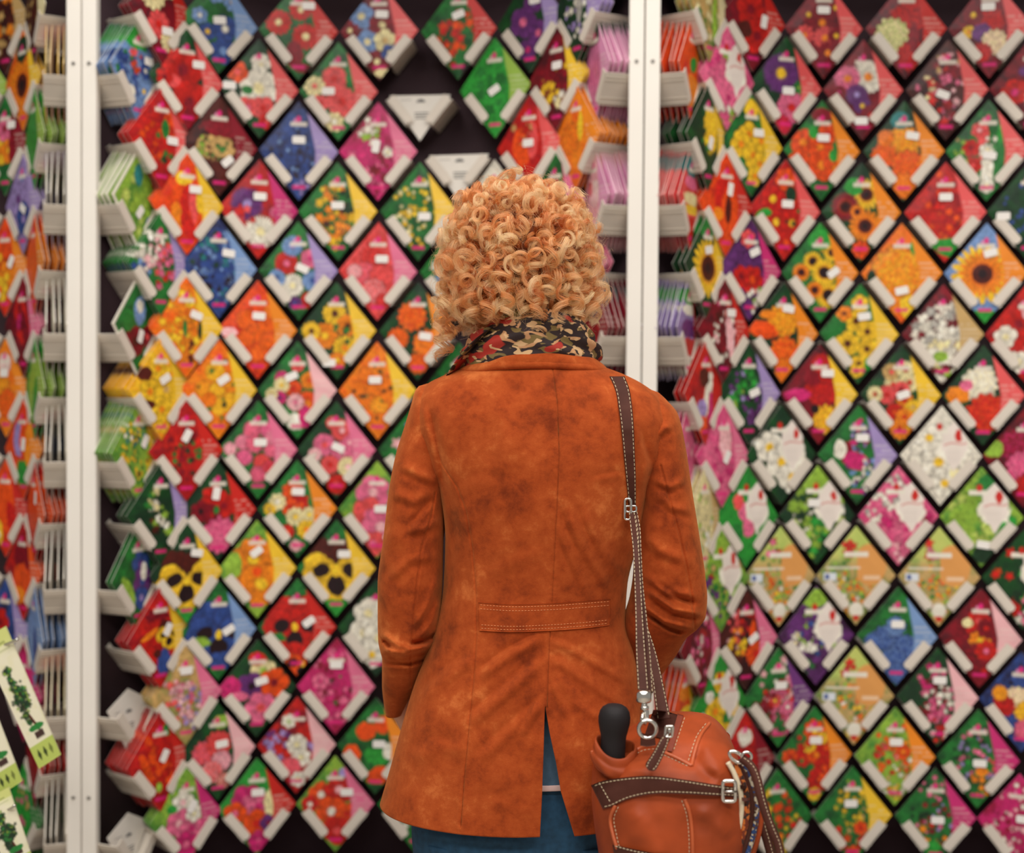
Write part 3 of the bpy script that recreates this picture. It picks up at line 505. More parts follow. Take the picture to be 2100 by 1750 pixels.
def packet_mesh(name, side, bg, elems, seed, n=NG):
    g = np.linspace(0, 1, n); A, B_ = np.meshgrid(g, g, indexing='ij')
    u = A-B_; v = A+B_-1
    art = Art(u, v, HW*10, HH*10, seed)
    art.bg(bg); art.run(elems)
    gr = vnoise(u*HW*10, v*HH*10, 34.0, art.rs)*.6+art.n3*.4-.5              # photographic grain of petals and leaves
    art.col = np.clip(art.col*(1+gr[..., None]*.75)+np.array(PAL['D'])*np.clip(-gr-.12, 0, 1)[..., None]*.5, 0, 1)
    art.col = art.col**1.1
    art.furniture(side)
    e = np.minimum.reduce([A, 1-A, B_, 1-B_])
    bul = .0022*np.clip(e*6, 0, 1)*(.7+.6*art.n1)
    V = np.stack([u*HW, -bul, v*HH], -1).reshape(-1, 3)
    nb = V.shape[0]
    back = np.array([[-HW, .0016, 0], [0, .0016, -HH], [HW, .0016, 0], [0, .0016, HH]])
    V = np.concatenate([V, back])
    idx = np.arange(n*n).reshape(n, n)
    a = idx[:-1, :-1].ravel(); b_ = idx[1:, :-1].ravel(); c = idx[1:, 1:].ravel(); d = idx[:-1, 1:].ravel()
    Q = np.stack([a, b_, c, d], 1).tolist()
    # index order: u=A-B : corner A=1,B=0 right ; A=0,B=1 left ; A=0,B=0 bottom ; A=1,B=1 top
    Bt, Rt, Tp, Lf = idx[0, 0], idx[-1, 0], idx[-1, -1], idx[0, -1]
    Fc = [tuple(q) for q in Q]
    Fc += [(nb+0, nb+3, nb+2, nb+1)]
    edges = [(list(idx[:, 0]), nb+2, nb+1), (list(idx[-1, :]), nb+3, nb+2), (list(idx[::-1, -1]), nb+0, nb+3), (list(idx[0, ::-1]), nb+1, nb+0)]
    for path, p_end, p_start in edges:
        Fc.append(tuple(int(q) for q in path[::-1])+(p_start, p_end))
    me = mesh(name, V, Fc)
    ca = me.color_attributes.new('print', 'FLOAT_COLOR', 'POINT')
    cols = np.ones((len(V), 4)); cols[:nb, :3] = np.clip(art.col.reshape(-1, 3), 0, 1)*.97
    cols[nb:, :3] = lin((232, 224, 214))
    ca.data.foreach_set('color', cols.astype(np.float32).ravel())
    me.materials.append(M_PRINT)
    return me

# ------------------------------------------------------------------ the display racks
XK = np.array([0, .092, .180, .264, .342, .400, .443, .482])*.9978
YK = np.array([3.2, 3.2, 3.193, 3.166, 3.125, 3.078, 3.032, 3.0])
HK = [0, 4, 11, 22, 33, 43, 55, 70]
X0, PB, Z0, QR = -.46486, 1.17098, CZ+.6324, .1350
def place(bay, k, r):
    s = -1 if k < 0 else 1; a = abs(k)
    return Vector((X0+bay*PB+s*XK[a], YK[a], Z0-r*QR)), -s*math.radians(HK[a])

def holder_mesh(D):
    mb = MB()
    for s in (-1, 1):
        t = Vector((s*.63, 0, .777)); nrm = Vector((s*.777, 0, -.63))     # along the arm, outward
        c0 = Vector((s*.0425, 0, 0))
        # front lip, rounded lower end
        pts = []
        a, w = .036, .0095
        for (p, q) in ((a, w), (a, -w), (-a+.006, -w), (-a+.002, -w+.002), (-a, -w+.006), (-a, w-.006), (-a+.002, w-.002), (-a+.006, w)):
            pts.append(c0+t*p+nrm*q)
        n = len(pts)
        V = pts+[p+Vector((0, .002, 0)) for p in pts]
        Fc = [tuple(range(n)), tuple(range(2*n-1, n-1, -1))]+[(i, i+n, (i+1) % n+n, (i+1) % n) for i in range(n)]
        mb.add(V, Fc)
        # arm
        Mx = Matrix((t, Vector((0, 1, 0)), nrm)).transposed()
        ca = c0+nrm*.0117
        mb.box(ca+Vector((0, D/2, 0)), (2*a+.002, D, .0022), Mx)
        for q in (a-.008, a-.016, -a+.016, -a+.006):                     # moulded ridges along the outside
            mb.box(ca+t*q+nrm*.0016+Vector((0, D/2, 0)), (.0022, D, .0016), Mx)
        mb.box(ca+Vector((0, D-.001, 0))-nrm*.006, (2*a, .002, .014), Mx)
    return mesh('holder', mb.V, mb.F)
ME_HOLD = holder_mesh(.098); ME_HOLD.materials.append(M_HOLD)
ME_HOLD_S = holder_mesh(.08); ME_HOLD_S.materials.append(M_HOLD)

SPECS = []
for ln in SPECTEXT.strip().split('\n'):
    p = ln.split('|')
    SPECS.append((int(p[0]), int(p[1]), int(p[2]), p[3], p[4], p[5], p[6], int(p[7]), p[8]))
HAVE = {(s[0], s[1], s[2]) for s in SPECS}
EMPTYH = [(0, 1, 0), (0, 2, 1), (0, -7, 10), (0, -7, 12)]
EXTRAH = [(0, 5, 2), (0, 6, 3), (0, 7, 6), (0, 7, 8), (0, 6, 5), (0, 4, 3), (1, -5, 12), (1, -6, 11), (1, -7, 8), (1, -7, 12), (1, 3, 2), (1, 4, 1), (1, 4, 3),
          (-1, 3, 2), (-1, 3, 4), (-1, 3, 6), (-1, 3, 8)]
HOLDERS = sorted(HAVE | set(EMPTYH) | set(EXTRAH))

ZT, ZB = Z0+.135*3.2, .19
rack_labels = {-1: 'dark niche display rack at the left frame edge, mostly cut off', 0: 'middle dark niche display rack, behind the person, between both cream uprights',
               1: 'right dark niche display rack, from the cream upright behind the person to the frame edge'}
RACKS = {}
for bay in (-1, 0, 1):
    bx = X0+bay*PB
    rk = empty('display_rack', (bx, 2.97, 0), rack_labels[bay], 'display rack', 'seed packet display racks')
    RACKS[bay] = rk
    # curved back panel, 12 mm thick
    cl = []
    for k in range(-7, 8):
        p, a = place(bay, k, 0)
        cl.append(Vector((p.x, p.y, 0))+Vector((-math.sin(a), math.cos(a), 0))*(.086 if abs(k) == 7 else .104))
    cl = [Vector((bx-.582, 2.975, 0))]+cl+[Vector((bx+.582, 2.975, 0))]
    cl = [Vector(q) for q in smoothpts(cl, 60)]
    V = []; n = len(cl)
    for off in (0, .012):
        for z in (ZB, ZT):
            for i in range(n):
                t = (cl[min(i+1, n-1)]-cl[max(i-1, 0)]).normalized(); nn = Vector((-t.y, t.x, 0))
                V.append(cl[i]+nn*off+Vector((0, 0, z)))
    Fc = grid_faces(2, n)+[tuple(f[::-1]) for f in grid_faces(2, n, off=2*n)]
    for i in range(n-1):
        Fc.append((i, i+2*n, i+1+2*n, i+1)); Fc.append((n+i, n+i+1, 3*n+i+1, 3*n+i))
    Fc += [(0, n, 3*n, 2*n), (n-1, 3*n-1, 4*n-1, 2*n-1)]
    obj('back_panel', mesh('back_panel', V, Fc), M_PANEL, rk, True)
    MB().box((bx, 3.13, ZB/2), (1.10, .38, ZB), None).build('base', M_PANEL, rk)
    MB().box((bx, 3.10, ZT+.011), (1.15, .36, .02), None).build('top_shade_cover', M_PANEL, rk)  # unseen cover, added to keep overhead light off the top rows
    for s in (-1, 1):
        if (bay, s) in ((-1, -1), (1, 1)): continue
        xr = bx+s*(PB/2-.0165)
        mb = MB().box((xr, 2.9475, 1.26), (.0305, .025, 2.52))
        rail = mb.build('upright', M_RAIL, rk)
        bv = rail.modifiers.new('bevel', 'BEVEL'); bv.width = .002; bv.segments = 2
        for py in (131, 1635):
            z = W(160, py, 2.94).z
            ang = Matrix.Rotation(math.pi/2, 3, 'X')
            sm = MB().lathe((xr, 2.9346, z), [(.0005, -.001), (.0042, -.001), (.0042, .0004), (.003, .0016), (.0018, .0016), (.0016, .0006)], 16, ang)
            sm.build('screw', M_SCREW, rail)
    for (b_, k, r) in HOLDERS:
        if b_ != bay: continue
        p, a = place(bay, k, r)
        h = bpy.data.objects.new('holder', ME_HOLD_S if abs(k) == 7 else ME_HOLD); link(h, rk)
        h.location = p-rk.location; h.rotation_euler = (0, 0, a)

# ------------------------------------------------------------------ packets, stickers, cards
def rsticker():
    w, h, r = .0145, .0085, .0035
    pts = []
    for cx, cz, a0 in ((w-r, h-r, 0), (-w+r, h-r, 90), (-w+r, -h+r, 180), (w-r, -h+r, 270)):
        for q in range(5):
            a = math.radians(a0+q*22.5); pts.append(Vector((cx+r*math.cos(a), 0, cz+r*math.sin(a))))
    n = len(pts); V = pts+[p+Vector((0, .0004, 0)) for p in pts]
    Fc = [tuple(range(n))[::-1], tuple(range(n, 2*n))]+[(i, (i+1) % n, (i+1) % n+n, i+n) for i in range(n)]
    me = mesh('price_sticker', V, Fc); me.materials.append(M_STICK); return me
ME_ST = rsticker()

SIDE = dict(R='red', b='pale blue', S='salmon', v='lavender', C='crimson', Y='yellow', O='orange', M='magenta', P='pink', L='light pink', c='cream',
            g='light green', G='green', W='white', o='orange red', T='tan', V='violet', p='pale pink', q='lime')
ORD = ['second', 'third', 'fourth', 'fifth', 'sixth', 'seventh', 'eighth', 'ninth', 'tenth', 'eleventh']
by = {(s[0], s[1], s[2]): s for s in SPECS}
copies = []
fronts = {}
DZ = .0415
stiff = {}
for i, (bay, k, r, look, bgc, side, st, ns, el) in enumerate(SPECS):
    p, a = place(bay, k, r)
    me = packet_mesh('seed_packet', side, bgc, el, 100+i)
    o = bpy.data.objects.new('seed_packet', me); link(o)
    inward = Vector((-math.sin(a), math.cos(a), 0))
    side_dir = Vector((math.cos(a), math.sin(a), 0))
    dep = .005 if ns < 9 else .003
    if (bay, k, r) in ((0, 2, 5), ): dep = .03
    base = p+Vector((0, 0, DZ))+side_dir*rnd.uniform(-.0012, .0012)
    o.location = base+inward*dep
    o.rotation_euler = (0, rnd.uniform(-.014, .014), a+rnd.uniform(-.03, .03))
    lab = 'seed packet of '+look
    if side in SIDE and len(look.split()) <= 9 and 'side' not in look:
        lab += ' with '+SIDE[side]+' side panel'
    tag(o, lab, 'seed packet', 'diamond seed packets in the racks')
    fronts[(bay, k, r)] = o
    if st != '-':
        q = [float(t) for t in st.split(',')]
        s = bpy.data.objects.new('price_sticker', ME_ST); link(s, o)
        s.location = (q[0]*HW, -.0046, q[1]*HH); s.rotation_euler = (0, -math.radians(q[2]), 0)
    room = (.074 if abs(k) == 7 else .09)-dep
    step = min(.0125, room/max(ns, 1))
    for j in range(ns):
        copies.append((j, i, base, inward, dep+(j+1)*step, a, o, look))
copies.sort(key=lambda t: t[0])
MAXIND = 296-len(SPECS)
rest = []
for n, (j, i, base, inward, d, a, src, look) in enumerate(copies):
    rt = (0, rnd.uniform(-.03, .03), a+rnd.uniform(-.07, .07))
    lc = base+inward*d+Vector((0, 0, rnd.uniform(0, .003)))
    if n < MAXIND:
        c = src.copy(); link(c)
        c.location = lc; c.rotation_euler = rt
        sl = look.split(',')[0]
        tag(c, ORD[j]+' in its stack, seed packet of '+sl, 'seed packet', 'seed packets stacked behind the front ones')
    else:
        rest.append((i, lc, rt))
# the hindmost packets of the full holders, far more than could be told apart
VV = []; FF = []; CC = []; off = 0
low = {}
for (i, lc, rt) in rest:
    bay, k, r, look, bgc, side, st, ns, el = SPECS[i]
    if i not in low:
        me = packet_mesh('tmp', side, bgc, el, 100+i, 20)
        v = np.zeros(len(me.vertices)*3); me.vertices.foreach_get('co', v)
        c = np.zeros(len(me.vertices)*4); me.color_attributes['print'].data.foreach_get('color', c)
        low[i] = (v.reshape(-1, 3), c.reshape(-1, 4), [tuple(pl.vertices) for pl in me.polygons])
        bpy.data.meshes.remove(me)
    v, c, f = low[i]
    from mathutils import Euler
    Mr = np.array(Euler(rt).to_matrix())
    VV.append(v@Mr.T+np.array(lc)); CC.append(c); FF += [tuple(q+off for q in ff) for ff in f]; off += len(v)
if VV:
    me = mesh('seed_packets', np.concatenate(VV), FF)
    ca = me.color_attributes.new('print', 'FLOAT_COLOR', 'POINT'); ca.data.foreach_set('color', np.concatenate(CC).astype(np.float32).ravel())
    me.materials.append(M_PRINT)
    o = obj('seed_packets', me); tag(o, 'hindmost seed packets packed deep inside the full holders', 'seed packets', kind='stuff')

card_lab = {(0, 1, 0): 'white triangular card in the upper empty holder, left of the green turf packet',
            (0, 2, 1): 'white triangular card in the empty holder above the curly hair',
            (0, -7, 10): 'white triangular card in the empty holder beside the left upright, above the red salvias',
            (0, -7, 12): 'white triangular card in the lowest empty holder beside the left upright'}
for (bay, k, r) in EMPTYH:
    p, a = place(bay, k, r)
    ch = empty('placeholder_card', p, card_lab[(bay, k, r)], 'card', 'blank cards in the empty holders', rotz=a)
    mb = MB()
    y0 = .012 if k > 0 else .03
    if k > 0: pts = [(-.070, .034), (.070, .034), (0, -.069)]
    else: pts = [(-.070, .034), (.0, .07), (.070, .034), (0, -.069)]
    n = len(pts)
    V = [(x, y0, z) for x, z in pts]+[(x, y0+.0008, z) for x, z in pts]
    mb.add(V, [tuple(range(n))[::-1], tuple(range(n, 2*n))]+[(i, (i+1) % n, (i+1) % n+n, i+n) for i in range(n)])
    c = obj('card', mesh('card', mb.V, mb.F), M_CARD, ch, world=False)
    mb = MB()
    mb.box((.002, y0-.0006, .020), (.02, .0004, .004)); mb.box((.002, y0-.0006, .0235), (.012, .0004, .003))
    obj('printed_logo', mesh('printed_logo', mb.V, mb.F), M_INK, ch, world=False); mb = MB()
    for z in (-.006, -.012, -.018): mb.box((.004, y0-.0006, z), (.034-abs(z)*.2, .0004, .0022))
    obj('printed_text', mesh('printed_text', mb.V, mb.F), M_INK, ch, world=False); mb = MB()
    for x in range(5): mb.box((-.042+x*.005, y0-.0006, .024), (.003, .0004, .0015))
    obj('printed_text', mesh('printed_text', mb.V, mb.F), M_INK, ch, world=False)

# ------------------------------------------------------------------ helpers for traced solids
def hermite(xs, ys, x):
    xs = np.asarray(xs, float); ys = np.asarray(ys, float)
    h = np.diff(xs); d = np.diff(ys)/h
    m = np.zeros_like(ys); m[0] = d[0]; m[-1] = d[-1]
    for i in range(1, len(xs)-1):
        m[i] = 0 if d[i-1]*d[i] <= 0 else (2*d[i-1]*d[i]/(d[i-1]+d[i]))
    x = np.clip(x, xs[0], xs[-1]); k = np.clip(np.searchsorted(xs, x)-1, 0, len(xs)-2)
    t = (x-xs[k])/h[k]
    return ys[k]*(1+2*t)*(1-t)**2+m[k]*h[k]*t*(1-t)**2+ys[k+1]*t*t*(3-2*t)+m[k+1]*h[k]*t*t*(t-1)
def seg_dist(x, y, pts):
    """distance of pixels to a polyline, and the position along it 0..1"""
    best = np.full(x.shape, 1e9); al = np.zeros(x.shape); n = len(pts)-1
    for i in range(n):
        x1, y1 = pts[i]; x2, y2 = pts[i+1]; dx, dy = x2-x1, y2-y1; L = dx*dx+dy*dy
        t = np.clip(((x-x1)*dx+(y-y1)*dy)/L, 0, 1); d = np.hypot(x-x1-t*dx, y-y1-t*dy)
        m_ = d < best; best = np.where(m_, d, best); al = np.where(m_, (i+t)/n, al)
    return best, al
def ridge(x, y, pts, w, amp, taper=True):
    d, al = seg_dist(x, y, pts)
    k = amp*np.exp(-(d/w)**2)
    if taper: k = k*np.clip(np.minimum(al, 1-al)*5+.15, 0, 1)
    return k
_rs = np.random.RandomState(3)
def noise2(x, y, s, seed):
    return vnoise(x/s, y/s, 1.0, np.random.RandomState(seed))-.5
def bvh_of(V, Fc): return BVHTree.FromPolygons([Vector(v) for v in V], Fc)
def cast(bv, x, y, off=0.0, fb=None):
    d = ray(x, y).normalized()
    h = bv.ray_cast(CAMP, d)
    if h[0] is None:
        return W(x, y, fb) if fb else None
    return h[0]-d*off
def patch(name, mat, parent, bv, top, bot, off=.003, thick=.0025, nu=40, nv=8, fb=None, bulge=0.0, smooth=True, Ys=None):
    """a sheet between two traced lines, laid on a surface (bv) and lifted off it"""
    T = smoothpts(top, nu); B = smoothpts(bot, nu); V = []; last = fb
    for i in range(nu):
        for j in range(nv):
            t = j/(nv-1); q = T[i]*(1-t)+B[i]*t
            p = cast(bv, q[0], q[1]) if (bv is not None and Ys is None) else None
            if Ys is not None:
                yy = float(np.interp(i/(nu-1), np.linspace(0, 1, len(Ys)), Ys)); h_ = cast(bv, q[0], q[1], .004) if bv is not None else None
                p = W(q[0], q[1], min(yy, h_.y) if h_ is not None else yy)
            if p is None: p = W(q[0], q[1], last if last else 2.0)
            elif fb is None: last = p.y
            d = (p-CAMP).normalized(); V.append(p-d*(off+bulge*math.sin(math.pi*t)))
    # take out single-ray jumps
    Y = np.array([v.y for v in V]).reshape(nu, nv)
    for _ in range(3):
        Z = Y.copy(); Z[1:-1] = np.minimum(Y[1:-1], (Y[:-2]+2*Y[1:-1]+Y[2:])/4); Y = Z
    for k, v in enumerate(V):
        d = v-CAMP; V[k] = CAMP+d*(Y[k//nv, k % nv]/d.y)
    n = len(V)
    V2 = V+[v+(v-CAMP).normalized()*thick for v in V]
    Fc = grid_faces(nu, nv)+[f[::-1] for f in grid_faces(nu, nv, off=n)]
    for i in range(nu-1):
        a, b = i*nv, (i+1)*nv; Fc.append((a, a+n, b+n, b)); a, b = i*nv+nv-1, (i+1)*nv+nv-1; Fc.append((b, b+n, a+n, a))
    for j in range(nv-1):
        Fc.append((j+1, j+1+n, j+n, j)); a = (nu-1)*nv+j; Fc.append((a, a+n, a+1+n, a+1))
    o = obj(name, mesh(name, V2, Fc), mat, parent, smooth)
    return o, bvh_of(V2, Fc)
def stitches(name, mat, parent, bv, lines, dash=6.0, gap=3.5, r=.0007, off=.0006, fb=None):
    for pts in lines:
        mb = MB()
        P = smoothpts(pts, 160) if len(pts) > 2 else [np.array(pts[0])*(1-t)+np.array(pts[1])*t for t in np.linspace(0, 1, 60)]
        L = [0]
        for i in range(1, len(P)): L.append(L[-1]+float(np.hypot(*(P[i]-P[i-1]))))
        s = 0
        while s+dash <= L[-1]:
            q = []
            for e in (s, s+dash*.5, s+dash):
                x = np.interp(e, L, [p[0] for p in P]); y = np.interp(e, L, [p[1] for p in P])
                h = cast(bv, x, y, off, fb)
                if h is not None: q.append(h)
            if len(q) == 3 and (q[0]-q[2]).length < .02: mb.tube(q, [r*.6, r, r*.6], 5)
            s += dash+gap
        if mb.V: mb.build(name, mat, parent)

# ------------------------------------------------------------------ cloth and leather materials
def suede():
    m, nt, b = mat_new('rust_suede'); N = nt.nodes; Lk = nt.links
    tc = N.new('ShaderNodeTexCoord')
    def noise(sc, det, dist=0.0, rough=.6):
        n = N.new('ShaderNodeTexNoise'); n.inputs['Scale'].default_value = sc; n.inputs['Detail'].default_value = det
        n.inputs['Distortion'].default_value = dist; n.inputs['Roughness'].default_value = rough
        Lk.new(tc.outputs['Object'], n.inputs['Vector']); return n
    n1 = noise(10, 5, .25, .6); n2 = noise(46, 5, .2, .7); n3 = noise(600, 2)
    mx = N.new('ShaderNodeMix'); mx.data_type = 'FLOAT'; mx.inputs[0].default_value = .38
    Lk.new(n1.outputs['Fac'], mx.inputs[2]); Lk.new(n2.outputs['Fac'], mx.inputs[3])
    ra = N.new('ShaderNodeValToRGB'); e = ra.color_ramp.elements
    e[0].position = .36; e[0].color = lin4((120, 46, 20)); e[1].position = .66; e[1].color = lin4((204, 110, 56))
    q = e.new(.48); q.color = lin4((162, 68, 28)); q = e.new(.55); q.color = lin4((174, 78, 34))
    Lk.new(mx.outputs[0], ra.inputs['Fac']); Lk.new(ra.outputs['Color'], b.inputs['Base Color'])
    b.inputs['Roughness'].default_value = .95; b.inputs['Specular IOR Level'].default_value = .12
    b.inputs['Sheen Weight'].default_value = .35; b.inputs['Sheen Roughness'].default_value = .5
    b.inputs['Sheen Tint'].default_value = lin4((255, 170, 100))
    bu = N.new('ShaderNodeBump'); bu.inputs['Strength'].default_value = .35; bu.inputs['Distance'].default_value = .0012
    ad = N.new('ShaderNodeMath'); ad.operation = 'ADD'
    Lk.new(n2.outputs['Fac'], ad.inputs[0]); Lk.new(n3.outputs['Fac'], ad.inputs[1])
    Lk.new(ad.outputs[0], bu.inputs['Height']); Lk.new(bu.outputs['Normal'], b.inputs['Normal'])
    return m
M_SUEDE = suede()
M_SUEST = simple('rust_thread', (234, 150, 96), .8)
M_LEATH = simple('tan_leather', (156, 66, 30), .5, noise=.28, scale=14, bump=.15, spec=.22)
M_LEATL = simple('tan_piping', (186, 88, 46), .4, noise=.1, scale=30)
M_BROWN = simple('brown_leather', (78, 45, 37), .55, noise=.18, scale=25, bump=.1, spec=.1)
M_THREAD = simple('cream_thread', (204, 184, 150), .7)
M_BLACK = simple('black_rubber', (36, 32, 33), .6, noise=.05, spec=.2)
M_DENIM = simple('teal_denim', (30, 70, 98), .85, noise=.25, scale=90, bump=.2)
M_SHIRT = simple('denim_shirt', (66, 92, 114), .85, noise=.15, scale=120)
M_HEM = simple('pale_hem', (226, 190, 182), .8)
M_SKIN = simple('skin', (226, 170, 140), .5, noise=.04, scale=30)
M_BOOT = simple('dark_boot', (50, 36, 30), .5)
M_CREAMC = simple('cream_cord', (232, 216, 184), .8, noise=.08, scale=200)

def woven(name, c1, c2, c3, sc):
    m, nt, b = mat_new(name); N = nt.nodes; Lk = nt.links
    tc = N.new('ShaderNodeTexCoord'); v = N.new('ShaderNodeTexVoronoi'); v.inputs['Scale'].default_value = sc
    Lk.new(tc.outputs['Object'], v.inputs['Vector'])
    ra = N.new('ShaderNodeValToRGB'); ra.color_ramp.interpolation = 'CONSTANT'; e = ra.color_ramp.elements
    e[0].color = lin4(c1); e[1].position = .45; e[1].color = lin4(c2); q = e.new(.75); q.color = lin4(c3)
    sp = N.new('ShaderNodeSeparateColor'); Lk.new(v.outputs['Color'], sp.inputs[0])
    Lk.new(sp.outputs[0], ra.inputs['Fac']); Lk.new(ra.outputs['Color'], b.inputs['Base Color']); b.inputs['Roughness'].default_value = .9
    return m
M_WOVO = woven('orange_braid', (206, 112, 44), (120, 50, 26), (60, 40, 34), 260)
M_WOVB = woven('blue_braid', (44, 70, 120), (92, 60, 44), (200, 186, 160), 300)

def scarf_mat():
    m, nt, b = mat_new('patterned_scarf'); N = nt.nodes; Lk = nt.links
    tc = N.new('ShaderNodeTexCoord'); mp = N.new('ShaderNodeMapping'); mp.inputs['Rotation'].default_value = (.2, .5, .3)
    mp.inputs['Scale'].default_value = (.8, 1.0, 1.6)
    Lk.new(tc.outputs['Object'], mp.inputs['Vector'])
    prev = None; base = lin4((40, 22, 21))
    rgb = N.new('ShaderNodeRGB'); rgb.outputs[0].default_value = base; prev = rgb.outputs[0]
    for (sc, th, c, sd, dist) in ((46, .585, (120, 98, 52), 1.0, .9), (40, .60, (192, 142, 98), 5.0, 1.4), (26, .63, (168, 42, 28), 9.0, .5), (60, .64, (206, 166, 120), 14.0, 1.0)):
        n = N.new('ShaderNodeTexNoise'); n.noise_dimensions = '4D'; n.inputs['W'].default_value = sd; n.inputs['Scale'].default_value = sc
        n.inputs['Detail'].default_value = .6; n.inputs['Distortion'].default_value = dist; Lk.new(mp.outputs[0], n.inputs['Vector'])
        r = N.new('ShaderNodeValToRGB'); r.color_ramp.elements[0].position = th-.012; r.color_ramp.elements[1].position = th+.012
        r.color_ramp.elements[0].color = (0, 0, 0, 1); r.color_ramp.elements[1].color = (1, 1, 1, 1); Lk.new(n.outputs['Fac'], r.inputs['Fac'])
        mx = N.new('ShaderNodeMix'); mx.data_type = 'RGBA'; mx.inputs[7].default_value = lin4(c)
        Lk.new(r.outputs['Color'], mx.inputs[0]); Lk.new(prev, mx.inputs[6]); prev = mx.outputs[2]
    Lk.new(prev, b.inputs['Base Color']); b.inputs['Roughness'].default_value = .75
    return m
M_SCARF = scarf_mat()

# ------------------------------------------------------------------ the person
PY = 2.22
foot = W(1075, 1600, PY); 
PERSON = empty('person', (foot.x, PY, 0), 'person with curly strawberry blond hair, rust suede jacket, seen from behind', 'person')

def ring_solid(rows, ys, ncol, px_split=None, gap=None, hem=None, folds=None, twist=0.0):
    """lofted garment. rows: y, xl, xr, depth centre, half depth, roundness.
    returns vertices (nr x ncol) ; column 0 and ncol-1 meet at pixel px_split on the back"""
    rows = np.array(rows, float)
    C = [hermite(rows[:, 0], rows[:, i], ys) for i in range(1, rows.shape[1])]
    V = np.zeros((len(ys), ncol, 3)); S = np.zeros((len(ys), ncol))
    for i, y in enumerate(ys):
        xl, xr, Yc, b, ex = (c[i] for c in C)
        xc = (xl+xr)/2; a_px = (xr-xl)/2
        if px_split is not None:
            q = np.clip((px_split-xc)/a_px, -.95, .95)
            ph0 = -math.pi/2+math.asin(np.sign(q)*abs(q)**(1/ex)) if False else -math.acos(q)
        else: ph0 = math.pi/2
        ph = ph0+np.linspace(0, 2*math.pi, ncol)
        cx = np.cos(ph); sx = np.sin(ph)
        cc = np.sign(cx)*np.abs(cx)**ex; ss = np.sign(sx)*np.abs(sx)**ex
        if px_split is not None:
            cc = cx; 
        xp = xc+a_px*cc
        if gap is not None and y > gap[0][0]:
            gl = np.interp(y, [g[0] for g in gap], [g[1] for g in gap]); gr = np.interp(y, [g[0] for g in gap], [g[2] for g in gap])
            back = sx < 0
            first = np.arange(ncol) < ncol//2
            xs_ = xp.copy()
            lm = back & ~first; rm = back & first
            xp[lm] = xl+(xs_[lm]-xl)*(gl-xl)/(px_split-xl); xp[rm] = xr-(xr-xs_[rm])*(xr-gr)/(xr-px_split)
        yp = np.full(ncol, y)
        if hem is not None:
            f, fn = hem
            k = np.clip((y-f)/(ys[-1]-f), 0, 1); yp = yp+k*fn(xp, sx)
        # pixel -> place at the ring's own depth centre
        for j in range(ncol):
            p = W(xp[j], yp[j], Yc); V[i, j] = (p.x, Yc+b*ss[j], p.z); S[i, j] = -sx[j]
    if folds is not None:
        x, y = pixN(V.reshape(-1, 3)); d = folds(x, y, S.ravel())
        P = V.reshape(-1, 3); dirv = P-np.array(CAMP); dirv /= np.linalg.norm(dirv, axis=1)[:, None]
        k = np.clip(S.ravel()*3+.15, 0, 1)*d
        P -= dirv*k[:, None]; V = P.reshape(V.shape)
    return V

SEAM_C = [(1133, 758), (1143, 830), (1147, 930), (1143, 1030), (1138, 1120), (1132, 1236)]
SEAM_L = [(893, 905), (908, 950), (940, 1000), (958, 1050), (970, 1120), (977, 1200), (979, 1300), (972, 1400), (962, 1500), (953, 1600), (946, 1695)]
SEAM_R = [(1338, 940), (1318, 1000), (1302, 1060), (1290, 1130), (1275, 1240)]
def torso_folds(x, y, s):
    d = np.zeros_like(x)
    d += .0035*noise2(x, y, 70, 1)+.0022*noise2(x, y*.6, 34, 2)
    for L in (SEAM_C, SEAM_L, [(1128, 1296), (1124, 1380), (1122, 1452)]):
        d += ridge(x, y, L, 2.0, -.004, False)+ridge(x, y, L, 11, .0014, False)
        dd, al = seg_dist(x, y, L)
        d += .0004*np.exp(-(dd/9)**2)*np.sin(y*.33+noise2(x, y, 30, 5)*14)*(noise2(x, y, 60, 6)+.5)
    for (pts, w, a) in (([(1155, 1040), (1195, 1130), (1248, 1215)], 14, .006), ([(1190, 1040), (1225, 1120), (1275, 1190)], 13, .005),
                        ([(1140, 1075), (1170, 1150), (1205, 1225)], 12, .004), ([(1000, 1180), (1060, 1150), (1115, 1130)], 18, .0012),
                        ([(985, 1390), (1045, 1345), (1112, 1308)], 13, .005), ([(965, 1485), (1040, 1420), (1115, 1355)], 15, .005),
                        ([(985, 1560), (1050, 1500), (1115, 1440)], 15, .003), ([(1070, 1510), (1105, 1440)], 10, .003),
                        ([(1132, 1310), (1200, 1345), (1290, 1400)], 12, .006), ([(1130, 1345), (1190, 1385), (1290, 1455)], 13, .006),
                        ([(1130, 1380), (1180, 1440), (1240, 1480)], 12, .004), ([(1160, 1470), (1130, 1400)], 10, .003),
                        ([(860, 1440), (930, 1380), (975, 1350)], 16, .004), ([(850, 1560), (900, 1530), (960, 1540)], 20, .003),
                        ([(1000, 1640), (1050, 1650), (1090, 1672)], 18, .001), ([(1010, 820), (1040, 900), (1030, 990)], 30, .003),
                        ([(880, 840), (898, 920), (915, 1010)], 13, -.010), ([(920, 1000), (935, 1100), (920, 1200)], 14, -.003),
                        ([(940, 1010), (1000, 985), (1060, 1000)], 18, .001), ([(1215, 985), (1270, 975), (1300, 985)], 9, .0012),
                        ([(1310, 880), (1335, 960), (1320, 1020)], 12, -.006)):
        d += ridge(x, y, pts, w*.8, a*1.35)
        d += ridge(x+w*.8, y+w*.8, pts, w*.7, -a*.8)
    return d
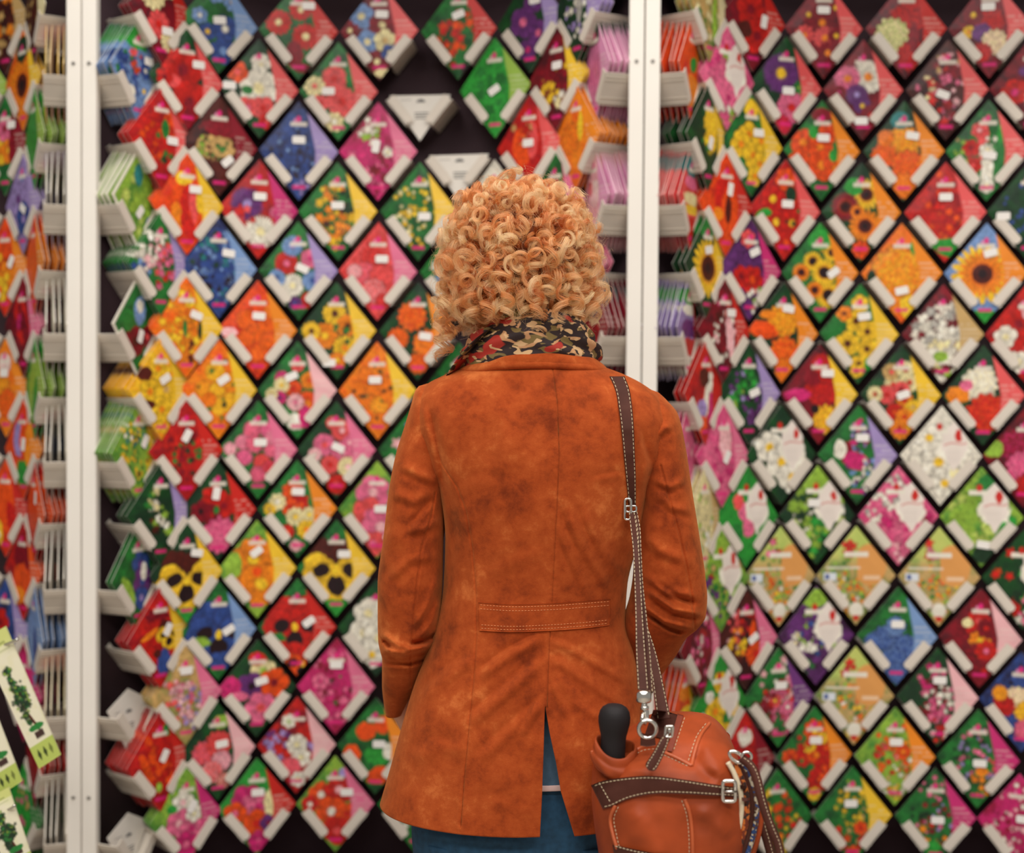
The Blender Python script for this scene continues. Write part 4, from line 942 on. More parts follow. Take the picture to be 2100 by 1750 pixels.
TORSO = [(742, 990, 1200, 2.215, .062, .9), (756, 952, 1238, 2.213, .078, .85), (772, 915, 1280, 2.21, .09, .8), (792, 878, 1318, 2.208, .1, .75),
         (820, 858, 1352, 2.206, .112, .72), (870, 852, 1372, 2.204, .122, .7), (940, 880, 1358, 2.203, .13, .72), (1010, 908, 1326, 2.204, .132, .75),
         (1100, 918, 1308, 2.208, .128, .78), (1200, 914, 1283, 2.212, .122, .8), (1270, 902, 1279, 2.212, .124, .8), (1340, 878, 1296, 2.21, .13, .78),
         (1410, 852, 1310, 2.208, .138, .76), (1480, 831, 1320, 2.206, .144, .75), (1560, 809, 1332, 2.206, .148, .75), (1640, 786, 1342, 2.206, .15, .75)]
def hemf(xp, sx):
    return np.where(sx < 0, 16*np.clip(1-((xp-1085)/300.0)**2, 0, 1)*np.clip(-sx*2.2, 0, 1), 20*np.clip(1-np.abs(xp-1060)/280, 0, 1))
ys = np.linspace(742, 1640, 330); NC = 721
V = ring_solid(TORSO, ys, NC, 1122, [(1409, 1122, 1122.6), (1454, 1120.5, 1131), (1510, 1119, 1144), (1560, 1117, 1153), (1640, 1113, 1179)], (1400, hemf), torso_folds)
# weld above the vent
for i, y in enumerate(ys):
    if y < 1409: V[i, -1] = V[i, 0]
nr = len(ys); TV = V.reshape(-1, 3)
Fq = grid_faces(nr, NC)
me = mesh('jacket', TV, Fq)
TORSO_BV = bvh_of(TV, Fq)
JACKET = obj('jacket', me, M_SUEDE, PERSON, True)
bm = bmesh.new(); bm.from_mesh(me); bmesh.ops.remove_doubles(bm, verts=bm.verts, dist=.00005); bm.to_mesh(me); bm.free()
me.polygons.foreach_set('use_smooth', [True]*len(me.polygons))
sd = JACKET.modifiers.new('thickness', 'SOLIDIFY'); sd.thickness = .0025; sd.offset = -1

def sleeve_folds(side):
    def fn(x, y, s):
        d = .005*noise2(x, y, 50, 11+side)+.003*noise2(x, y, 24, 13+side)
        if side == 0:
            L = [([(783, 1335), (830, 1340), (886, 1325)], 9, .012), ([(780, 1300), (815, 1325), (850, 1332)], 9, .006), ([(840, 1322), (870, 1318), (900, 1300)], 7, -.012),
                 ([(785, 1312), (800, 1330)], 6, -.01), ([(850, 1290), (880, 1240), (900, 1180)], 10, .006), ([(860, 1310), (890, 1275), (903, 1230)], 8, .006),
                 ([(820, 955), (860, 975), (905, 990)], 13, .004), ([(835, 1090), (870, 1085), (905, 1065)], 12, .005), ([(845, 1075), (890, 1020)], 10, -.006),
                 ([(800, 1010), (850, 1030), (880, 1010)], 14, .004), ([(800, 1190), (840, 1150), (900, 1140)], 14, .004), ([(870, 870), (890, 930), (905, 1000)], 9, .006),
                 ([(785, 1360), (840, 1362), (880, 1352)], 7, -.008)]
            S = [(893, 1010), (885, 1060), (866, 1120), (855, 1200), (848, 1280), (843, 1335), (842, 1400), (838, 1450)]
        else:
            L = [([(1330, 1215), (1380, 1250), (1440, 1262)], 9, .009), ([(1315, 1240), (1360, 1275), (1420, 1290)], 8, .009), ([(1320, 1180), (1370, 1215), (1430, 1225)], 11, .006),
                 ([(1330, 1262), (1370, 1290), (1400, 1300)], 7, -.009), ([(1340, 1190), (1390, 1225), (1430, 1240)], 8, -.006), ([(1345, 1010), (1375, 1040), (1420, 1050)], 12, .004),
                 ([(1322, 1100), (1350, 1130), (1400, 1150)], 14, .004), ([(1330, 940), (1350, 890), (1378, 870)], 11, .006), ([(1340, 985), (1375, 1000), (1405, 985)], 10, .004),
                 ([(1318, 1000), (1310, 1080), (1303, 1160)], 8, -.006)]
            S = [(1355, 955), (1372, 1020), (1392, 1090), (1408, 1160), (1420, 1230), (1425, 1290)]
        for (pts, w, a) in L:
            d += ridge(x, y, pts, w*.85, a*1.4)+ridge(x, y-w*1.0, pts, w*.7, -a*.8)
        d += ridge(x, y, S, 2.2, -.0035, False)+ridge(x, y, S, 9, .0014, False)
        return d
    return fn
SL_L = [(792, 860, 892, 2.215, .03, .9), (802, 853, 905, 2.213, .05, .9), (830, 845, 918, 2.21, .064, .9), (870, 833, 925, 2.207, .07, .9), (930, 814, 920, 2.2, .07, .9),
        (1000, 800, 913, 2.195, .068, .9), (1100, 788, 909, 2.19, .064, .9), (1200, 776, 907, 2.19, .062, .9), (1270, 776, 902, 2.195, .06, .9), (1312, 777, 897, 2.2, .058, .9),
        (1332, 781, 888, 2.205, .056, .9), (1350, 785, 878, 2.215, .052, .9), (1400, 785, 856, 2.25, .048, .9), (1440, 789, 838, 2.285, .044, .9), (1462, 793, 828, 2.30, .04, .9)]
SL_R = [(805, 1322, 1350, 2.215, .03, .9), (820, 1312, 1366, 2.213, .05, .9), (850, 1308, 1390, 2.21, .064, .9), (920, 1312, 1406, 2.203, .068, .9), (1000, 1313, 1418, 2.197, .066, .9),
        (1100, 1303, 1434, 2.192, .064, .9), (1180, 1298, 1446, 2.192, .062, .9), (1225, 1291, 1450, 2.195, .06, .9), (1262, 1281, 1447, 2.2, .058, .9), (1288, 1279, 1430, 2.21, .056, .9),
        (1306, 1280, 1408, 2.22, .052, .9), (1340, 1284, 1388, 2.25, .048, .9), (1375, 1292, 1362, 2.285, .044, .9), (1400, 1310, 1345, 2.30, .04, .9)]
SLBV = []
for i, rows in enumerate((SL_L, SL_R)):
    ys_ = np.linspace(rows[0][0], rows[-1][0], 210)
    V = ring_solid(rows, ys_, 241, None, None, None, sleeve_folds(i))
    TVs = V.reshape(-1, 3)
    cap = len(TVs)
    Fs = grid_faces(len(ys_), 241)
    TVs = np.concatenate([TVs, V[0].mean(0)[None]-np.array([[0, 0, -.004]]), V[-1].mean(0)[None]])
    Fs += [(cap, j+1, j) for j in range(240)]+[(cap+1, cap-241+j, cap-241+j+1) for j in range(240)]
    SLBV.append(bvh_of(TVs, Fs))
    me = mesh('sleeve', TVs, Fs)
    bm = bmesh.new(); bm.from_mesh(me); bmesh.ops.remove_doubles(bm, verts=bm.verts, dist=.00005); bm.to_mesh(me); bm.free()
    obj('sleeve', me, M_SUEDE, JACKET, True)

# collar: a folded band of suede round the neck
CR = [(716, 1010, 1176, 2.205, .055, .95), (728, 985, 1196, 2.205, .066, .95), (742, 968, 1220, 2.205, .078, .92), (757, 952, 1239, 2.208, .083, .88), (764, 944, 1243, 2.208, .085, .86), (768, 948, 1240, 2.208, .079, .86)]
def colf(x, y, s): return .002*noise2(x, y, 40, 21)+ridge(x, y, [(960, 757), (1000, 752), (1100, 745), (1200, 750), (1238, 762)], 3, -.0012, False)
ysc = np.linspace(716, 768, 44)
def colhem(xp, sx):
    return -14*np.clip(1-((xp-1095)/150.0)**2, 0, 1)*np.clip(-sx*2, 0, 1)
V = ring_solid(CR, ysc, 181, None, None, (716, colhem), colf)
CV = V.reshape(-1, 3); Fcx = grid_faces(len(ysc), 181)
COL_BV = bvh_of(CV, Fcx)
co = obj('collar', mesh('collar', CV, Fcx), M_SUEDE, JACKET, True)
sd = co.modifiers.new('thickness', 'SOLIDIFY'); sd.thickness = .004; sd.offset = -1

belt, BELT_BV = patch('half_belt', M_SUEDE, JACKET, TORSO_BV, [(981, 1236), (1050, 1240), (1130, 1238), (1200, 1233), (1252, 1229)], [(983, 1294), (1050, 1297), (1130, 1294), (1200, 1289), (1250, 1283)], .0055, .0045, 60, 14)
stitches('stitching', M_SUEST, belt, BELT_BV, [[(985, 1241), (1050, 1245), (1130, 1243), (1200, 1238), (1249, 1234)], [(985, 1249), (1050, 1253), (1130, 1251), (1200, 1246), (1249, 1242)],
         [(987, 1282), (1050, 1285), (1130, 1282), (1200, 1277), (1247, 1272)], [(987, 1289), (1050, 1292), (1130, 1289), (1200, 1284), (1247, 1279)]], 4, 2.5, .0005, .0004)
stitches('stitching', M_SUEST, JACKET, TORSO_BV, [[(p[0]+6, p[1]) for p in SEAM_C], [(p[0]-6, p[1]) for p in SEAM_L]], 4, 3, .00045, .0004)
stitches('stitching', M_SUEST, co, COL_BV, [[(990, 743), (1050, 739), (1100, 737), (1180, 741), (1222, 752)], [(978, 750), (1050, 744), (1100, 742), (1180, 746), (1230, 758)]], 4, 3, .00045, .0004)

# jeans, shirt hem and the body inside the clothes
def solid_from_rows(name, rows, mat, parent, n=64, ns=80, fn=None):
    ys_ = np.linspace(rows[0][0], rows[-1][0], ns)
    V = ring_solid(rows, ys_, n+1, None, None, None, fn)
    P = V.reshape(-1, 3); cp = len(P)
    Fx = grid_faces(ns, n+1)
    P = np.concatenate([P, V[0].mean(0)[None], V[-1].mean(0)[None]])
    Fx += [(cp, j+1, j) for j in range(n)]+[(cp+1, cp-n-1+j, cp-n+j) for j in range(n)]
    me = mesh(name, P, Fx)
    bm = bmesh.new(); bm.from_mesh(me); bmesh.ops.remove_doubles(bm, verts=bm.verts, dist=.00005); bm.to_mesh(me); bm.free()
    return obj(name, me, mat, parent, True)
yfoot = pix((foot.x, PY, 0.03))[1]
jf = lambda x, y, s: .004*noise2(x, y, 30, 31)+ridge(x, y, [(860, 1712), (960, 1722), (1080, 1728)], 6, .003)
JR = [(1380, 900, 1270, 2.21, .10, .85), (1500, 858, 1290, 2.21, .118, .85), (1600, 845, 1296, 2.21, .122, .85), (1700, 846, 1298, 2.21, .12, .8), (1790, 855, 1290, 2.21, .11, .8)]
JEANS = solid_from_rows('jeans', JR, M_DENIM, PERSON, fn=jf)
for (a, b_) in ((850, 1078), (1076, 1300)):
    xm = (a+b_)/2; hw = (b_-a)/2
    LR = [(1700, a+6, b_-2, 2.21, .108, .9), (1800, xm-hw*.93, xm+hw*.93, 2.21, .1, .95), (2050, xm-hw*.72, xm+hw*.72, 2.2, .08, 1), (2300, xm-hw*.55, xm+hw*.55, 2.21, .062, 1),
          (yfoot-70, xm-hw*.5, xm+hw*.5, 2.2, .056, 1)]
    solid_from_rows('leg', LR, M_DENIM, JEANS, fn=lambda x, y, s: .004*noise2(x, y, 34, 33)+ridge(x, y, [(860, 1722), (960, 1735), (1070, 1738)], 6, .004))
    bt = MB(); q = W(xm, yfoot, 2.21)
    prof = []
    V = []
    for i, (yy, hwid, z) in enumerate(((-.05, .03, .02), (-.045, .034, .05), (-.0, .04, .1), (.05, .043, .075), (.11, .046, .055), (.16, .036, .04), (.19, .012, .02))):
        for k in range(16):
            an = 2*math.pi*k/16
            V.append(Vector((q.x+hwid*math.cos(an), 2.22+yy, max(0.0, z*.5+z*.5*math.sin(an)*1.0))))
    bt.add(V, grid_faces(7, 16, True)+[tuple(range(16))[::-1], tuple(range(96, 112))])
    bt.build('boot', M_BOOT, PERSON, True)
SH = solid_from_rows('shirt', [(1300, 915, 1255, 2.21, .105, .85), (1420, 880, 1285, 2.21, .116, .85), (1500, 856, 1298, 2.21, .126, .85), (1571, 845, 1304, 2.21, .131, .85)], M_SHIRT, PERSON)
solid_from_rows('hem', [(1565, 844, 1305, 2.21, .132, .85), (1570, 844, 1305, 2.21, .1325, .85), (1576, 844, 1305, 2.21, .132, .85)], M_HEM, SH, ns=6)

def skin_body():
    def w(x, y, Y): return tuple(W(x, y, Y))
    hx = 1072
    J = {'pel': (w(hx, 1430, 2.21), .10), 'wst': (w(hx+5, 1220, 2.21), .085), 'chs': (w(1095, 960, 2.205), .095), 'nb': (w(1090, 790, 2.205), .06), 'nk': (w(1085, 705, 2.215), .048),
         'h0': (w(1075, 640, 2.235), .062), 'h1': (w(1070, 560, 2.245), .082), 'h2': (w(1068, 490, 2.24), .076), 'h3': (w(1068, 450, 2.235), .05), 'nose': (w(1070, 585, 2.335), .014),
         'ls': (w(900, 840, 2.205), .045), 'le': (w(842, 1300, 2.2), .034), 'lw': (w(815, 1440, 2.285), .024), 'rs': (w(1335, 860, 2.205), .045), 're': (w(1375, 1255, 2.205), .034), 'rw': (w(1335, 1380, 2.29), .024),
         'lh': (w(960, 1560, 2.21), .075), 'lk': (w(960, 2050, 2.2), .05), 'la': (w(962, yfoot-60, 2.21), .035), 'lt': ((W(962, yfoot, 2.21).x, 2.33, .035), .028),
         'rh': (w(1190, 1560, 2.21), .075), 'rk': (w(1190, 2050, 2.2), .05), 'ra': (w(1188, yfoot-60, 2.21), .035), 'rt': ((W(1188, yfoot, 2.21).x, 2.33, .035), .028)}
    E = [('pel', 'wst'), ('wst', 'chs'), ('chs', 'nb'), ('nb', 'nk'), ('nk', 'h0'), ('h0', 'h1'), ('h1', 'h2'), ('h2', 'h3'), ('h1', 'nose'), ('nb', 'ls'), ('ls', 'le'), ('le', 'lw'), ('nb', 'rs'), ('rs', 're'), ('re', 'rw'),
         ('pel', 'lh'), ('lh', 'lk'), ('lk', 'la'), ('la', 'lt'), ('pel', 'rh'), ('rh', 'rk'), ('rk', 'ra'), ('ra', 'rt')]
    for s, sg in (('l', 1), ('r', -1)):              # hands inside the pockets: palm, four fingers and a thumb
        wp = Vector(J[s+'w'][0]); d = Vector((sg*.35, .55, -.75)).normalized(); sdv = Vector((.2*sg, .75, .6)).normalized()
        J[s+'p'] = (tuple(wp+d*.05), .02); E.append((s+'w', s+'p'))
        for k, ln in enumerate((.062, .07, .066, .052)):
            b0 = wp+d*.085+sdv*(.03-.02*k)
            J[s+'f%d' % k] = (tuple(b0), .0095); J[s+'g%d' % k] = (tuple(b0+d*ln*.55+Vector((sg*.008, 0, 0))), .008); J[s+'q%d' % k] = (tuple(b0+d*ln*.9+Vector((sg*.022, 0, 0))), .007)
            E += [(s+'p', s+'f%d' % k), (s+'f%d' % k, s+'g%d' % k), (s+'g%d' % k, s+'q%d' % k)]
        J[s+'t0'] = (tuple(wp+d*.045+sdv*.03), .01); J[s+'t1'] = (tuple(wp+d*.085+sdv*.048), .008); E += [(s+'p', s+'t0'), (s+'t0', s+'t1')]
    names = list(J); idx = {n: i for i, n in enumerate(names)}
    me = bpy.data.meshes.new('body'); me.from_pydata([J[n][0] for n in names], [(idx[a], idx[b]) for a, b in E], [])
    o = obj('body', me, M_SKIN, PERSON)
    md = o.modifiers.new('skin', 'SKIN'); md.use_smooth_shade = True
    for i, n in enumerate(names):
        sv = me.skin_vertices[0].data[i]; sv.radius = (J[n][1]*.92, J[n][1]*.92); sv.use_root = (n == 'pel')
    ss = o.modifiers.new('sub', 'SUBSURF'); ss.levels = 1; ss.render_levels = 1
    return o
BODY = skin_body()

# scarf: a thick twisted loop round the neck, hanging forward over the left shoulder
def scarf():
    NA, NB_ = 220, 72
    V = np.zeros((NA, NB_, 3)); c = W(1088, 706, 2.215)
    for i in range(NA):
        t = 2*math.pi*i/NA
        ct, st = math.cos(t), math.sin(t)                    # st<0 : towards the camera
        rx, ry = .082, .066
        cx = c.x+rx*ct; cy = 2.215+ry*st
        tilt = -.018*ct*(1 if ct < 0 else .55)*(-1)
        cz = c.z+(.030*ct if ct < 0 else -.018*ct)+.012*(-st)-.004
        cz += -.0*ct
        for j in range(NB_):
            p = 2*math.pi*j/NB_
            rr = 1+.10*math.sin(3*p+2*t)+.07*math.sin(5*p-3*t+1)+.05*math.sin(7*p+t*4)
            rr += .07*math.sin(9*p+3*t)+.05*math.sin(14*p-2*t+2)
            hr, hz = .026*rr, .040*rr*(1.0+.22*max(0, -st))
            a = hr*math.cos(p); z = hz*math.sin(p)
            V[i, j] = (cx+a*ct, cy+a*st, cz+z)
    V = V.reshape(-1, 3)
    Fx = []
    for i in range(NA):
        for j in range(NB_):
            Fx.append((i*NB_+j, ((i+1) % NA)*NB_+j, ((i+1) % NA)*NB_+(j+1) % NB_, i*NB_+(j+1) % NB_))
    sc = obj('scarf', mesh('scarf', V, Fx), M_SCARF, PERSON, True)
    # loose fold lying on the left shoulder
    pts = [W(985, 690, 2.15), W(962, 716, 2.16), W(942, 745, 2.175), W(930, 770, 2.20), W(932, 790, 2.25)]
    P = smoothpts([tuple(p) for p in pts], 30); V = []
    for i, p in enumerate(P):
        t = i/29
        for j in range(24):
            a = 2*math.pi*j/24; q = 1+.15*math.sin(3*a+t*3)
            wdt = .024-.006*t
            V.append((p[0]+wdt*math.cos(a)*q*.8, p[1]+.02*math.sin(a)*q, p[2]+wdt*math.cos(a)*q*.6))
    obj('scarf_fold', mesh('scarf_fold', V, grid_faces(30, 24, True)+[tuple(range(24)), tuple(range(29*24, 30*24))[::-1]]), M_SCARF, sc, True)
scarf()

# ------------------------------------------------------------------ hair: ringlets as hair curves
def hair():
    rs = np.random.RandomState(11)
    C0 = np.array(W(1067, 524, PY+.01))
    AX = np.array([.100, .100, .100])
    def shape(d):
        k = 1+.34*max(0, -d[2])**1.3
        return AX*d*np.array([k, k, 1.0+(.04 if d[2] > 0 else .10)])
    PTS = 48; pos = []; rad = []; sizes = []; tint = []
    NL = 640; ga = math.pi*(3-math.sqrt(5))
    def ringlet(root, d, axis, out_len, L, cr, turns, ns, wid, tight=.5, fuzz=1.0, drop=.012):
        e1 = np.cross(axis, [.31, .22, .92]); e1 /= np.linalg.norm(e1); e2 = np.cross(axis, e1)
        ph = rs.rand()*6.28; hand = 1 if rs.rand() < .5 else -1
        t = np.linspace(0, 1, PTS)[:, None]; lt = rs.uniform(0, 1)
        for s in range(ns):
            tint.append(lt+rs.normal(0, .18))
            w = rs.uniform(-1, 1); o1 = rs.normal(0, .0007*fuzz, 3)
            rr = cr*(1+rs.normal(0, .05*fuzz)-.16*w*w); sp = rs.normal(0, .06*fuzz)
            an = ph+hand*turns*6.283*t+sp
            grow = np.clip(t*2.6, 0, 1)
            stray = rs.normal(0, .004, 3)*(rs.rand() < .16)
            ctr = root+o1+d*out_len*np.clip(t*2.2, 0, 1)**.8+axis*(L*t+w*wid*np.clip(t*4, 0.15, 1))+np.array([0, 0, -drop])*t*t+stray*t*t
            pos.append(ctr+rr*(1-tight*t)*grow*(e1*np.cos(an)+e2*np.sin(an))); sizes.append(PTS)
            q = np.full(PTS, .00019); q[-8:] *= np.linspace(1, .35, 8); rad.append(q)
    for i in range(NL):
        z = 1-2*(i+.5)/NL; r = math.sqrt(1-z*z); th = ga*i
        d = np.array([r*math.cos(th), r*math.sin(th), z])
        if d[1] > .5 and d[2] < .35: continue              # the face side stays free
        if d[2] < -.86: continue
        d = d+rs.normal(0, .06, 3); d /= np.linalg.norm(d)
        layer = rs.rand()
        root = C0+shape(d)*(.72+.2*layer)
        dn = np.array([0, 0, -1.0]); tang = dn-d*np.dot(dn, d); nt_ = np.linalg.norm(tang)
        tang = tang/nt_ if nt_ > .2 else np.array([rs.normal(), rs.normal(), 0.01])
        tang /= np.linalg.norm(tang); sd_ = np.cross(d, tang)
        axis = d*rs.uniform(-.1, .9)+tang*rs.uniform(.1, 1.0)+sd_*rs.normal(0, .55); axis /= np.linalg.norm(axis)
        ringlet(root, d, axis, rs.uniform(.014, .030), rs.uniform(.016, .040), rs.uniform(.010, .021), rs.uniform(1.4, 2.6), 38, rs.uniform(.003, .007), rs.uniform(.25, .7), rs.uniform(.8, 1.8))
    # longer locks low on the left and right
    for (x, y, Y) in ((900, 660, 2.2), (896, 690, 2.19), (912, 640, 2.18), (925, 680, 2.19), (898, 728, 2.2), (906, 738, 2.21), (895, 640, 2.22), (908, 706, 2.2), (935, 655, 2.15), (965, 650, 2.13), (1000, 650, 2.11), (1040, 650, 2.10),
                      (1228, 630, 2.2), (1236, 605, 2.21), (1215, 645, 2.18), (1190, 650, 2.14), (1150, 655, 2.11), (1100, 645, 2.10), (1222, 660, 2.2)):
        root = np.array(W(x+(20 if x < 960 else (-18 if x > 1180 else 0)), y-70, Y+.012)); end = np.array(W(x, y, Y)); ax = end-root; Ln = np.linalg.norm(ax); ax /= Ln
        ringlet(root, ax, ax, .0, Ln, rs.uniform(.011, .016), rs.uniform(1.6, 2.4), 38, .005, .2, 1.3, 0)
    for i in range(2000):
        d = rs.normal(0, 1, 3); d /= np.linalg.norm(d)
        if (d[1] > .5 and d[2] < .3) or d[2] < -.75: continue
        root = C0+shape(d)*1.12; L = rs.uniform(.012, .034); t = np.linspace(0, 1, 24)[:, None]
        e1 = np.cross(d, [.3, .5, .8]); e1 /= np.linalg.norm(e1); e2 = np.cross(d, e1); ph = rs.rand()*6.28; k = rs.uniform(.004, .012); tr = rs.uniform(.5, 2)
        p = root+d*L*t+k*t*(e1*np.cos(ph+tr*6.28*t)+e2*np.sin(ph+tr*6.28*t))+np.array([0, 0, -.010])*t*t
        pos.append(p); sizes.append(24); rad.append(np.full(24, .00007)); tint.append(.8)
    # hair core under the ringlets, with their inner shade put into its colour
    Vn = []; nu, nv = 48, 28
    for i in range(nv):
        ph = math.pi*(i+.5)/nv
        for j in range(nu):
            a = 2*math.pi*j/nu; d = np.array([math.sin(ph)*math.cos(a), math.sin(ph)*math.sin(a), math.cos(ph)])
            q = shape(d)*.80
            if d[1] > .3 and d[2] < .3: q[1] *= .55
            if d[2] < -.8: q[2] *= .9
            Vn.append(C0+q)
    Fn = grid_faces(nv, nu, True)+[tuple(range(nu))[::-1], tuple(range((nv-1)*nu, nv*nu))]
    hc = bpy.data.hair_curves.new('hair')
    hc.add_curves(sizes)
    P = np.concatenate(pos).astype(np.float32); Rr = np.concatenate(rad).astype(np.float32)
    hc.attributes['position'].data.foreach_set('vector', P.ravel())
    ra = hc.attributes.get('radius') or hc.attributes.new('radius', 'FLOAT', 'POINT'); ra.data.foreach_set('value', Rr)
    m = bpy.data.materials.new('strawberry_blond_hair'); m.use_nodes = True; nt = m.node_tree; nt.nodes.clear()
    o_ = nt.nodes.new('ShaderNodeOutputMaterial'); h = nt.nodes.new('ShaderNodeBsdfHairPrincipled'); h.parametrization = 'COLOR'
    h.inputs['Roughness'].default_value = .36
    ta = hc.attributes.new('tint', 'FLOAT', 'CURVE'); ta.data.foreach_set('value', np.array(tint, dtype=np.float32))
    an_ = nt.nodes.new('ShaderNodeAttribute'); an_.attribute_name = 'tint'
    hi = nt.nodes.new('ShaderNodeHairInfo')
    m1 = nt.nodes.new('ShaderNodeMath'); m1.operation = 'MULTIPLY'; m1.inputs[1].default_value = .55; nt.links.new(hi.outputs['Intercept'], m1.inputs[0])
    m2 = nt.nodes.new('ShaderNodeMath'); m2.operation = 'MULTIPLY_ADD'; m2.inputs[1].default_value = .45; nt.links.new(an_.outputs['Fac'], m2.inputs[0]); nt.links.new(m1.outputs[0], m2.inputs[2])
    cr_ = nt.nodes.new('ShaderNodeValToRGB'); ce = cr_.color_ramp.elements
    ce[0].position = .1; ce[0].color = lin4((158, 56, 24)); ce[1].position = .9; ce[1].color = lin4((255, 194, 130)); q_ = ce.new(.5); q_.color = lin4((238, 122, 62))  # darker roots, paler tips; also puts shadows and highlights into the hair colour
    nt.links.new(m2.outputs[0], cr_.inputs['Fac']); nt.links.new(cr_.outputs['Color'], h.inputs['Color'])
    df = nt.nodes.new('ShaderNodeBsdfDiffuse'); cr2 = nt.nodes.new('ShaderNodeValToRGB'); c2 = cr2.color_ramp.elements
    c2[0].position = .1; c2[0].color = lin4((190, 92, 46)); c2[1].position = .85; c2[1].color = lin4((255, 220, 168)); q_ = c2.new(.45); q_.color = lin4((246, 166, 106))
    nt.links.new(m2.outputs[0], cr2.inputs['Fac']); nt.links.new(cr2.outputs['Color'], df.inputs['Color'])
    mxs = nt.nodes.new('ShaderNodeMixShader'); mxs.inputs[0].default_value = .36
    nt.links.new(h.outputs[0], mxs.inputs[1]); nt.links.new(df.outputs[0], mxs.inputs[2]); nt.links.new(mxs.outputs[0], o_.inputs[0])
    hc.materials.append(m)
    o = bpy.data.objects.new('hair', hc); link(o, PERSON); o.matrix_parent_inverse = Matrix.Translation(-Vector(PERSON.location))
    obj('shaded_hair_core', mesh('shaded_hair_core', Vn, Fn), simple('hair_shadow', (128, 66, 32), .8, noise=.4, scale=120, bump=.5), PERSON, True)
    return o
HAIR = hair()

# ------------------------------------------------------------------ shoulder bag
BAGP = W(1370, 1700, 1.98)
BAG = empty('shoulder_bag', (BAGP.x, 1.98, W(1370, 1880, 1.98).z), 'tan leather shoulder bag with brown straps hanging at the right hip', 'bag')
def bagf(x, y, s):
    d = .006*noise2(x, y, 60, 41)+.0025*noise2(x, y, 26, 42)
    for (pts, w, a) in (([(1320, 1560), (1335, 1600), (1330, 1640)], 26, .006), ([(1440, 1520), (1465, 1560), (1490, 1600)], 16, .006), ([(1415, 1545), (1440, 1580), (1470, 1605)], 12, -.006),
                        ([(1430, 1660), (1470, 1690), (1500, 1720)], 16, .005), ([(1290, 1660), (1330, 1720), (1350, 1770)], 26, .006), ([(1415, 1650), (1418, 1700), (1420, 1780)], 7, -.004),
                        ([(1250, 1660), (1240, 1720), (1245, 1780)], 14, -.005), ([(1225, 1590), (1262, 1592), (1285, 1560)], 12, -.008), ([(1380, 1560), (1417, 1572), (1440, 1530)], 10, -.004)):
        d += ridge(x, y, pts, w, a)
    return d
BR = [(1466, 1345, 1440, 2.0, .02, .8), (1476, 1328, 1462, 1.995, .05, .75), (1494, 1312, 1482, 1.99, .085, .7), (1515, 1285, 1497, 1.985, .105, .65), (1540, 1236, 1508, 1.98, .12, .62), (1575, 1217, 1518, 1.98, .128, .6),
      (1620, 1213, 1527, 1.98, .132, .6), (1670, 1217, 1529, 1.98, .134, .6), (1730, 1226, 1519, 1.98, .134, .6), (1790, 1235, 1508, 1.98, .13, .6), (1840, 1250, 1495, 1.98, .12, .6), (1870, 1275, 1470, 1.98, .09, .7)]
ysb = np.linspace(1466, 1870, 200)
V = ring_solid(BR, ysb, 241, None, None, None, bagf)
P = V.reshape(-1, 3); cp = len(P); Fb = grid_faces(200, 241)
P = np.concatenate([P, V[0].mean(0)[None], V[-1].mean(0)[None]])
Fb += [(cp, j+1, j) for j in range(240)]+[(cp+1, cp-241+j, cp-240+j) for j in range(240)]
BAG_BV = bvh_of(P, Fb)
me = mesh('bag_body', P, Fb)
bm = bmesh.new(); bm.from_mesh(me); bmesh.ops.remove_doubles(bm, verts=bm.verts, dist=.00005); bm.to_mesh(me); bm.free()
obj('bag_body', me, M_LEATH, BAG, True)

def surf_tube(mb, bv, pts, r, off, n=60, fb=1.9, k=8):
    L = []; last = fb
    for q in smoothpts(pts, n):
        h = cast(bv, q[0], q[1], off)
        if h is None: h = W(q[0], q[1], last)
        last = h.y; L.append(h)
    for _ in range(4):
        L = [L[0]]+[(L[i-1]+L[i]*2+L[i+1])/4 for i in range(1, len(L)-1)]+[L[-1]]
    mb.tube(L, r, k)
mb = MB()
for pts in ([(1214, 1540), (1218, 1562), (1235, 1582), (1262, 1592)], [(1262, 1592), (1282, 1560), (1312, 1535), (1345, 1530)], [(1360, 1543), (1390, 1556), (1418, 1571)],
            [(1418, 1571), (1424, 1545), (1436, 1510), (1455, 1484)], [(1262, 1652), (1252, 1680), (1257, 1712), (1266, 1742)], [(1404, 1640), (1415, 1672), (1420, 1720), (1420, 1790)]):
    surf_tube(mb, BAG_BV, pts, .0026, .001)
mb.build('piping', M_LEATL, BAG, True)
stitches('stitching', M_THREAD, BAG, BAG_BV, [[(1270, 1588), (1288, 1562), (1315, 1541), (1344, 1536)], [(1362, 1549), (1390, 1562), (1412, 1572)], [(1268, 1655), (1259, 1680), (1264, 1712), (1271, 1742)],
         [(1412, 1560), (1418, 1540), (1430, 1508), (1448, 1484)], [(1398, 1642), (1408, 1672), (1413, 1720), (1413, 1790)]], 5, 3, .0006, .0006)

